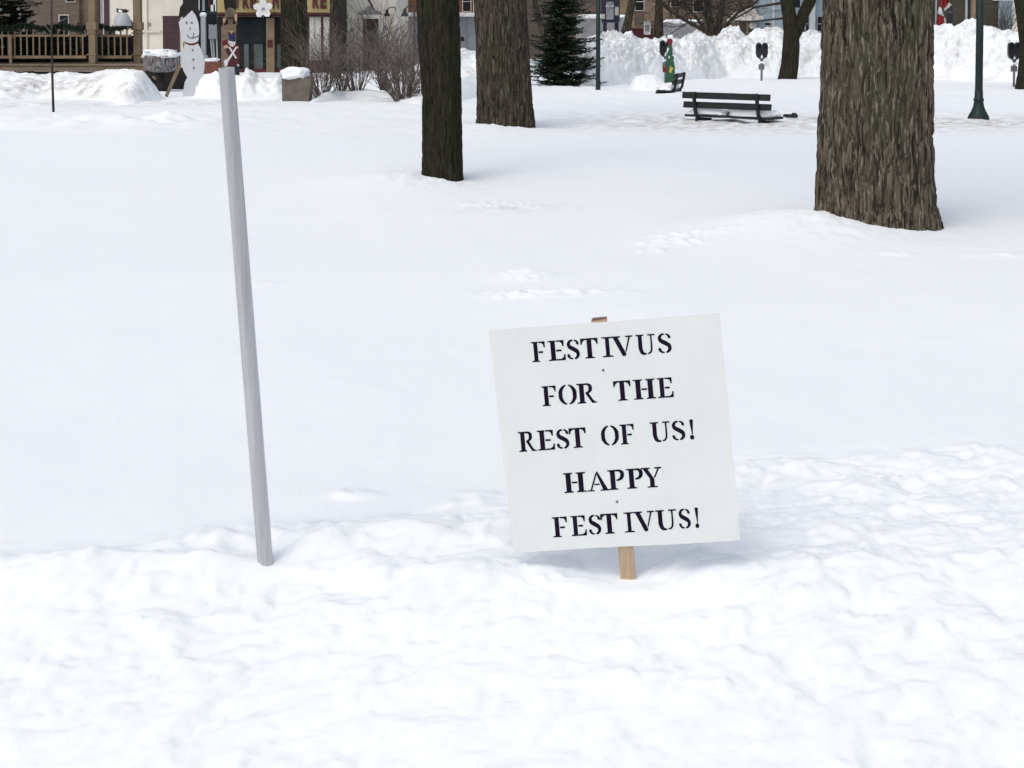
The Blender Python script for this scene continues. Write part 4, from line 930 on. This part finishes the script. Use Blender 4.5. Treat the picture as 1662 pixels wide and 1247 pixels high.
Y = 51.5; q = P(657, 26, Y); c_ = copy_tree(lt); c_.location = (q.x, Y, q.z); c_['label'] = 'dark hooded lamp in front of the white ledge beside the slim dark trunk'; lt['group'] = c_['group'] = 'hooded lamps'
m_ = MB(); m_.tube([(.28, .36, .24), (.28, .36, -1.8)], .03, 8); m_.build('post', M['black'], c_, True)
# brick building with a white ledge
t = block('brick_building', 'red brick building above a white ledge and grey panels', 643.5, 800, 70, 7.5, 'brick')
part(t, 'ledge', 'white', 643.5, 20.5, 800, 27.5, -.5, .5, .02); part(t, 'lower_wall', 'greypanel', 643.5, 28, 800, 110, -.10, .10)
part(t, 'panel_joint', 'greyconc', 757, 28, 759, 110, -.14, .04); part(t, 'garage_door', 'lightgrey', 651, 29, 671, 110, -.16, .06); part(t, 'vent', 'dark', 748, 60, 753, 67, -.13, .03)
win(t, 750, -14, 765, 19.5); win(t, 768, -14, 783, 19.5); win(t, 646, -20, 660, 14)
# tan house and walls behind the evergreen
t = block('tan_house', 'tan and brown house seen through bare branches above the snow bank', 800.5, 1184, 82, 7.5, 'brown_siding')
win(t, 917, -12, 930, 12, 'yellow', 'yellow', False); win(t, 1030, -12, 1046, 18); win(t, 1088, -14, 1104, 12); win(t, 985, -30, 1005, 6); win(t, 1125, -20, 1142, 20)
part(t, 'porch_panel', 'tan', 1004, -30, 1030, 60, -.10, .10); part(t, 'porch_panel', 'tan', 1092, 18, 1096, 60, -.10, .10); part(t, 'clapboard_panel', 'beam', 1046, -30, 1086, 40, -.08, .08)
for x0, x1, y0, lab in ((935, 1016, 29, 'long grey concrete wall with snow on top, left of the leaning trunk'), (1076, 1140, 37, 'shorter grey concrete wall, under the spreading bare branches')):
    Y = 66; q = P((x0+x1)/2, 80, Y); gw_ = thing('concrete_wall', lab, 'wall', (q.x, Y, 0))
    m_ = MB(); m_.rect(x0, y0, x1, 96, Y, .4, .02); m_.build('wall', M['greyconc'], gw_, False, True)
    a_ = P(x0, y0, Y); b_ = P(x1, y0, Y); lump('snow_cap', gw_, (0, .2, a_.z+.05), ((b_.x-a_.x)/2*.98, .24, .09), 8.8, nb=60, amp=.2)
Y = 57.5; q = P(991, 50, Y); t = thing('navy_box', 'dark navy box with a grey front panel beside the thin lamp post', 'box', (q.x, Y, 0))
m_ = MB(); m_.rect(977, -14, 1006, 37, Y, .5, .03); m_.build('cabinet', M['navy'], t, False, True); m_ = MB(); m_.rect(984, 3, 996, 32, Y-.04, .05, .015); m_.build('front_panel', M['greypanel'], t, False, True)
m_ = MB(); m_.rect(983, 9, 997, 12, Y-.07, .06, .01); m_.build('handle', M['lightgrey'], t, False, True)
for x0, y0, x1, y1 in ((998, 11, 1004, 25), (976.5, 23, 982, 31)): m_ = MB(); m_.rect(x0, y0, x1, y1, Y-.03, .04, .005); m_.build('notice', M['curtain'], t, False, True)
for x0 in (979, 998): m_ = MB(); m_.rect(x0, 37.2, x0+6, 95, Y+.1, .2, .01); m_.build('leg', M['navy'], t, False, True)
Y = 58.5; q = P(1041, 60, Y); t = thing('maroon_box', 'maroon box carrying a white notice behind the snow bank', 'box', (q.x, Y, 0))
m_ = MB(); m_.rect(1022, 47, 1060, 96, Y, .6, .03); m_.build('cabinet', M['maroon'], t, False, True); m_ = MB(); m_.rect(1045, 35, 1056, 56.5, Y-.05, .045, .006); m_.build('notice', M['white'], t, False, True)
m_ = MB(); m_.rect(1047, 40, 1054, 51, Y-.06, .008); m_.build('notice_print', M['greyconc'], t, False, True)
m_ = MB(); m_.rect(1020.5, 43, 1061.5, 46.8, Y-.03, .66, .02); m_.build('lid', M['tan'], t, False, True)
big_tree('tree', 'brown trunk leaning right between the navy box and the maroon box', 1014, 85, 56, [(90, 1003, 1020), (55, 1007, 1023), (30, 1014, 1027), (0, 1020, 1033), (-40, 1027, 1039)], M['bark_mid'], .010, 33.2, 14., 2.9, H=5.5, flare=.02, nth=60, dz=.04, br=4)
big_tree('tree', 'reddish brown trunk right of the white notice', 1069, 90, 57, [(90, 1060, 1078), (55, 1061, 1077), (20, 1063, 1076), (0, 1064, 1075), (-40, 1065, 1075)], M['bark_mid'], .010, 35.2, 14., 2.9, H=5.5, flare=.02, nth=60, dz=.04, br=4)
# many-stemmed bare tree behind the bank
d = 56.5; tb = P(1160, 92, d); t = thing('multi_stem_tree', 'bare brown tree with many spreading stems behind the snow bank', 'tree', (tb.x, d, tb.z)); rng = random.Random(77)
L_ = lambda px, row: P(px, row, d)-Vector((tb.x, d, tb.z)); pz = lambda px, row, wpx: (L_(px, row), wpx/2*d/F)
m_ = MB()
for lst in ([(1158, 95, 14), (1157, 55, 12), (1150, 20, 10), (1146, -30, 8), (1140, -120, 5)], [(1164, 95, 13), (1165, 50, 11), (1172, 10, 9), (1180, -50, 7), (1190, -140, 5)],
            [(1160, 80, 9), (1148, 52, 7), (1128, 42, 6), (1106, 30, 5), (1082, 14, 4), (1066, -6, 3)], [(1160, 70, 7), (1135, 35, 5), (1112, 8, 4), (1098, -30, 3)], [(1162, 70, 8), (1182, 38, 6), (1200, 18, 4.5), (1222, 8, 3.5), (1240, -8, 2.5)], [(1158, 70, 6), (1140, 12, 4), (1132, -50, 3)]):
    taper(m_, [pz(*q_) for q_ in lst], 8)
m_.build('trunk', M['bark_mid'], t, True)
m_ = MB()
for k in range(64):
    px, row = rng.choice([(1150, 25), (1170, 15), (1120, 40), (1090, 18), (1140, 10), (1185, 30), (1205, 14), (1110, 8), (1160, 45), (1080, 10), (1148, -20), (1178, -30), (1100, 32)])
    branch(m_, L_(px+rng.uniform(-10, 10), row+rng.uniform(-5, 5)), Vector((rng.gauss(0, 1), rng.gauss(0, .7), rng.gauss(.35, .4))), .018, 1.2, 3, rng, 4, .1, .16, (2, 3), .005)
m_.build('branches', M['twig_dark'], t)
d = 53.5; tb = P(893, 120, d); t = thing('bare_tree', 'bare tree with forked stems partly behind the evergreen', 'tree', (tb.x, d, tb.z)); L_ = lambda px, row: P(px, row, d)-Vector((tb.x, d, tb.z)); pz = lambda px, row, wpx: (L_(px, row), wpx/2*d/F)
m_ = MB()
for lst in ([(893, 125, 14), (885, 60, 12), (872, 25, 10), (866, -10, 9), (860, -80, 6)], [(900, 120, 13), (918, 50, 10), (928, 22, 9), (942, 2, 8), (965, -30, 6)], [(885, 60, 8), (895, 20, 6), (905, -20, 5)]): taper(m_, [pz(*q_) for q_ in lst], 8)
m_.build('trunk', M['bark_mid'], t, True); m_ = MB()
for k in range(30):
    px, row = rng.choice([(872, 20), (930, 20), (945, 0), (900, 5), (865, -10), (915, -15)])
    branch(m_, L_(px+rng.uniform(-10, 10), row+rng.uniform(-8, 8)), Vector((rng.gauss(0, 1), rng.gauss(0, .7), .4)), .016, 1.1, 3, rng, 4, .1, .16, (2, 3), .005)
m_.build('branches', M['twig_dark'], t)
# porch house and blue-grey house
t = block('porch_house', 'small brown house with a snowy porch roof behind the snow bank', 1184.5, 1232, 78, 3.2, 'brown_siding', 5)
m_ = MB(); a_ = [P(1180, 36, 75.6), P(1196, 22, 77.9), P(1240, 12, 77.9), P(1240, 33, 75.6)]
m_.add([tuple(v) for v in a_]+[(v.x, v.y, v.z+.12) for v in a_], [(0, 1, 2, 3), (7, 6, 5, 4), (0, 4, 5, 1), (1, 5, 6, 2), (2, 6, 7, 3), (3, 7, 4, 0)]); m_.build('porch_roof', M['curtain'], t, False, True)
for x0 in (1191, 1197, 1212): part(t, 'porch_post', 'tan', x0, 36, x0+2.2, 90, -2.2, .12)
part(t, 'snow_drift', 'snow', 1220, 36.5, 1233, 47, -1.2, 1.0, .08)
t = block('blue_house', 'blue-grey sided house behind the forked tree', 1232.5, 1503, 76, 7.0, 'bluesiding')
part(t, 'corner_board', 'lightgrey', 1254, -40, 1257, 70, -.06, .06); part(t, 'porch_column', 'lightgrey', 1315, -30, 1323.5, 60, -.5, .3, .03); part(t, 'porch_base', 'dark', 1303, 50, 1345, 70, -.3, .3)
win(t, 1307, 26, 1314, 52, 'lightgrey'); win(t, 1326, 26, 1345, 52, 'lightgrey'); win(t, 1240, 36, 1252, 48, 'lightgrey'); win(t, 1285, -20, 1300, 14, 'lightgrey')
# right-hand brown house
t = block('brown_house', 'dark brown house with white framed window at the right edge', 1503.5, 1800, 74, 6.5, 'olive_siding')
win(t, 1621, 1, 1644, 54, 'lightgrey', 'bluesiding', False); part(t, 'window_head', 'white', 1612, -5, 1644, 1, -.15, .12); part(t, 'downpipe', 'lightgrey', 1568, -40, 1571, 60, -.12, .08)
part(t, 'corner_post', 'navy', 1572, -40, 1577, 60, -.2, .2); part(t, 'porch_post', 'tan', 1578, -40, 1583, 60, -.45, .25); part(t, 'lattice', 'cream', 1644.5, -30, 1657, 60, -.12, .1)
Y = 69; q = P(1628, 50, Y); shrub('dry brown bush below the white framed window', 1628, 72, Y, 40, 1.3, .7, 44, 'twig_dark')
big_tree('tree', 'dark trunk cut by the right edge of the picture', 1670, 140, 42, [(145, 1648, 1692), (120, 1653, 1692), (90, 1656, 1692), (60, 1655, 1690), (30, 1651, 1687), (0, 1647, 1684), (-40, 1646, 1682)], M['bark_dark'], .012, 51.2, 14., 2.9, H=6, flare=.02, nth=120, dz=.03, br=4)
# flag
Y = 56; q = P(1519, 60, Y); t = thing('flag', 'red and white flag hanging on a pale pole by the huge trunk', 'flag', (q.x, Y, 0))
m_ = MB(); m_.tube([P(1517.5, 95, Y), P(1521, -60, Y)], .022, 8); m_.build('pole', M['lightgrey'], t, True, True)
def cloth(nm, m, quad):
    n = 14; V = []; Fc = []
    for j in range(n):
        for i in range(n):
            u, v = i/(n-1), j/(n-1); a_ = Vector((*quad[0], 0)).lerp(Vector((*quad[1], 0)), u); b_ = Vector((*quad[3], 0)).lerp(Vector((*quad[2], 0)), u); c_ = a_.lerp(b_, v)
            V.append(P(c_.x, c_.y, Y+.05*math.sin(c_.x*1.1+.12*c_.y)+.02*math.sin(c_.y*.3)))
    m_ = MB(); m_.add(V, [(j*n+i, j*n+i+1, (j+1)*n+i+1, (j+1)*n+i) for j in range(n-1) for i in range(n-1)]); o = m_.build(nm, M[m], t, True, True)
    so_ = o.modifiers.new('thick', 'SOLIDIFY'); so_.thickness = .006
cloth('cloth', 'flag_red', [(1526, -14), (1543, -8), (1538, 12), (1525, 12)]); cloth('cloth', 'white', [(1525, 11), (1528, 14), (1532, 27), (1522, 22)]); cloth('cloth', 'flag_red', [(1522, 23), (1532, 28), (1533, 43), (1519, 42)])
cloth('fringe', 'curtain', [(1541, 4), (1545, 8), (1534, 18), (1532, 15)]); cloth('fringe', 'curtain', [(1532.5, 28), (1535, 31), (1535.5, 42), (1533, 42)])
Y = 60; q = P(1542, 50, Y); t = thing('dark_post', 'stout black post standing just right of the flag', 'post', (q.x, Y, 0)); m_ = MB(); m_.tube([P(1541.5, 95, Y), P(1542, 14, Y), P(1543, 4, Y)], [.13, .12, .05], 12); m_.build('shaft', M['black'], t, True, True); m_ = MB(); m_.tube([P(1539, 20, Y-.12), P(1546, 20, Y-.12)], .02, 6); m_.build('band', M['steel'], t, True, True)
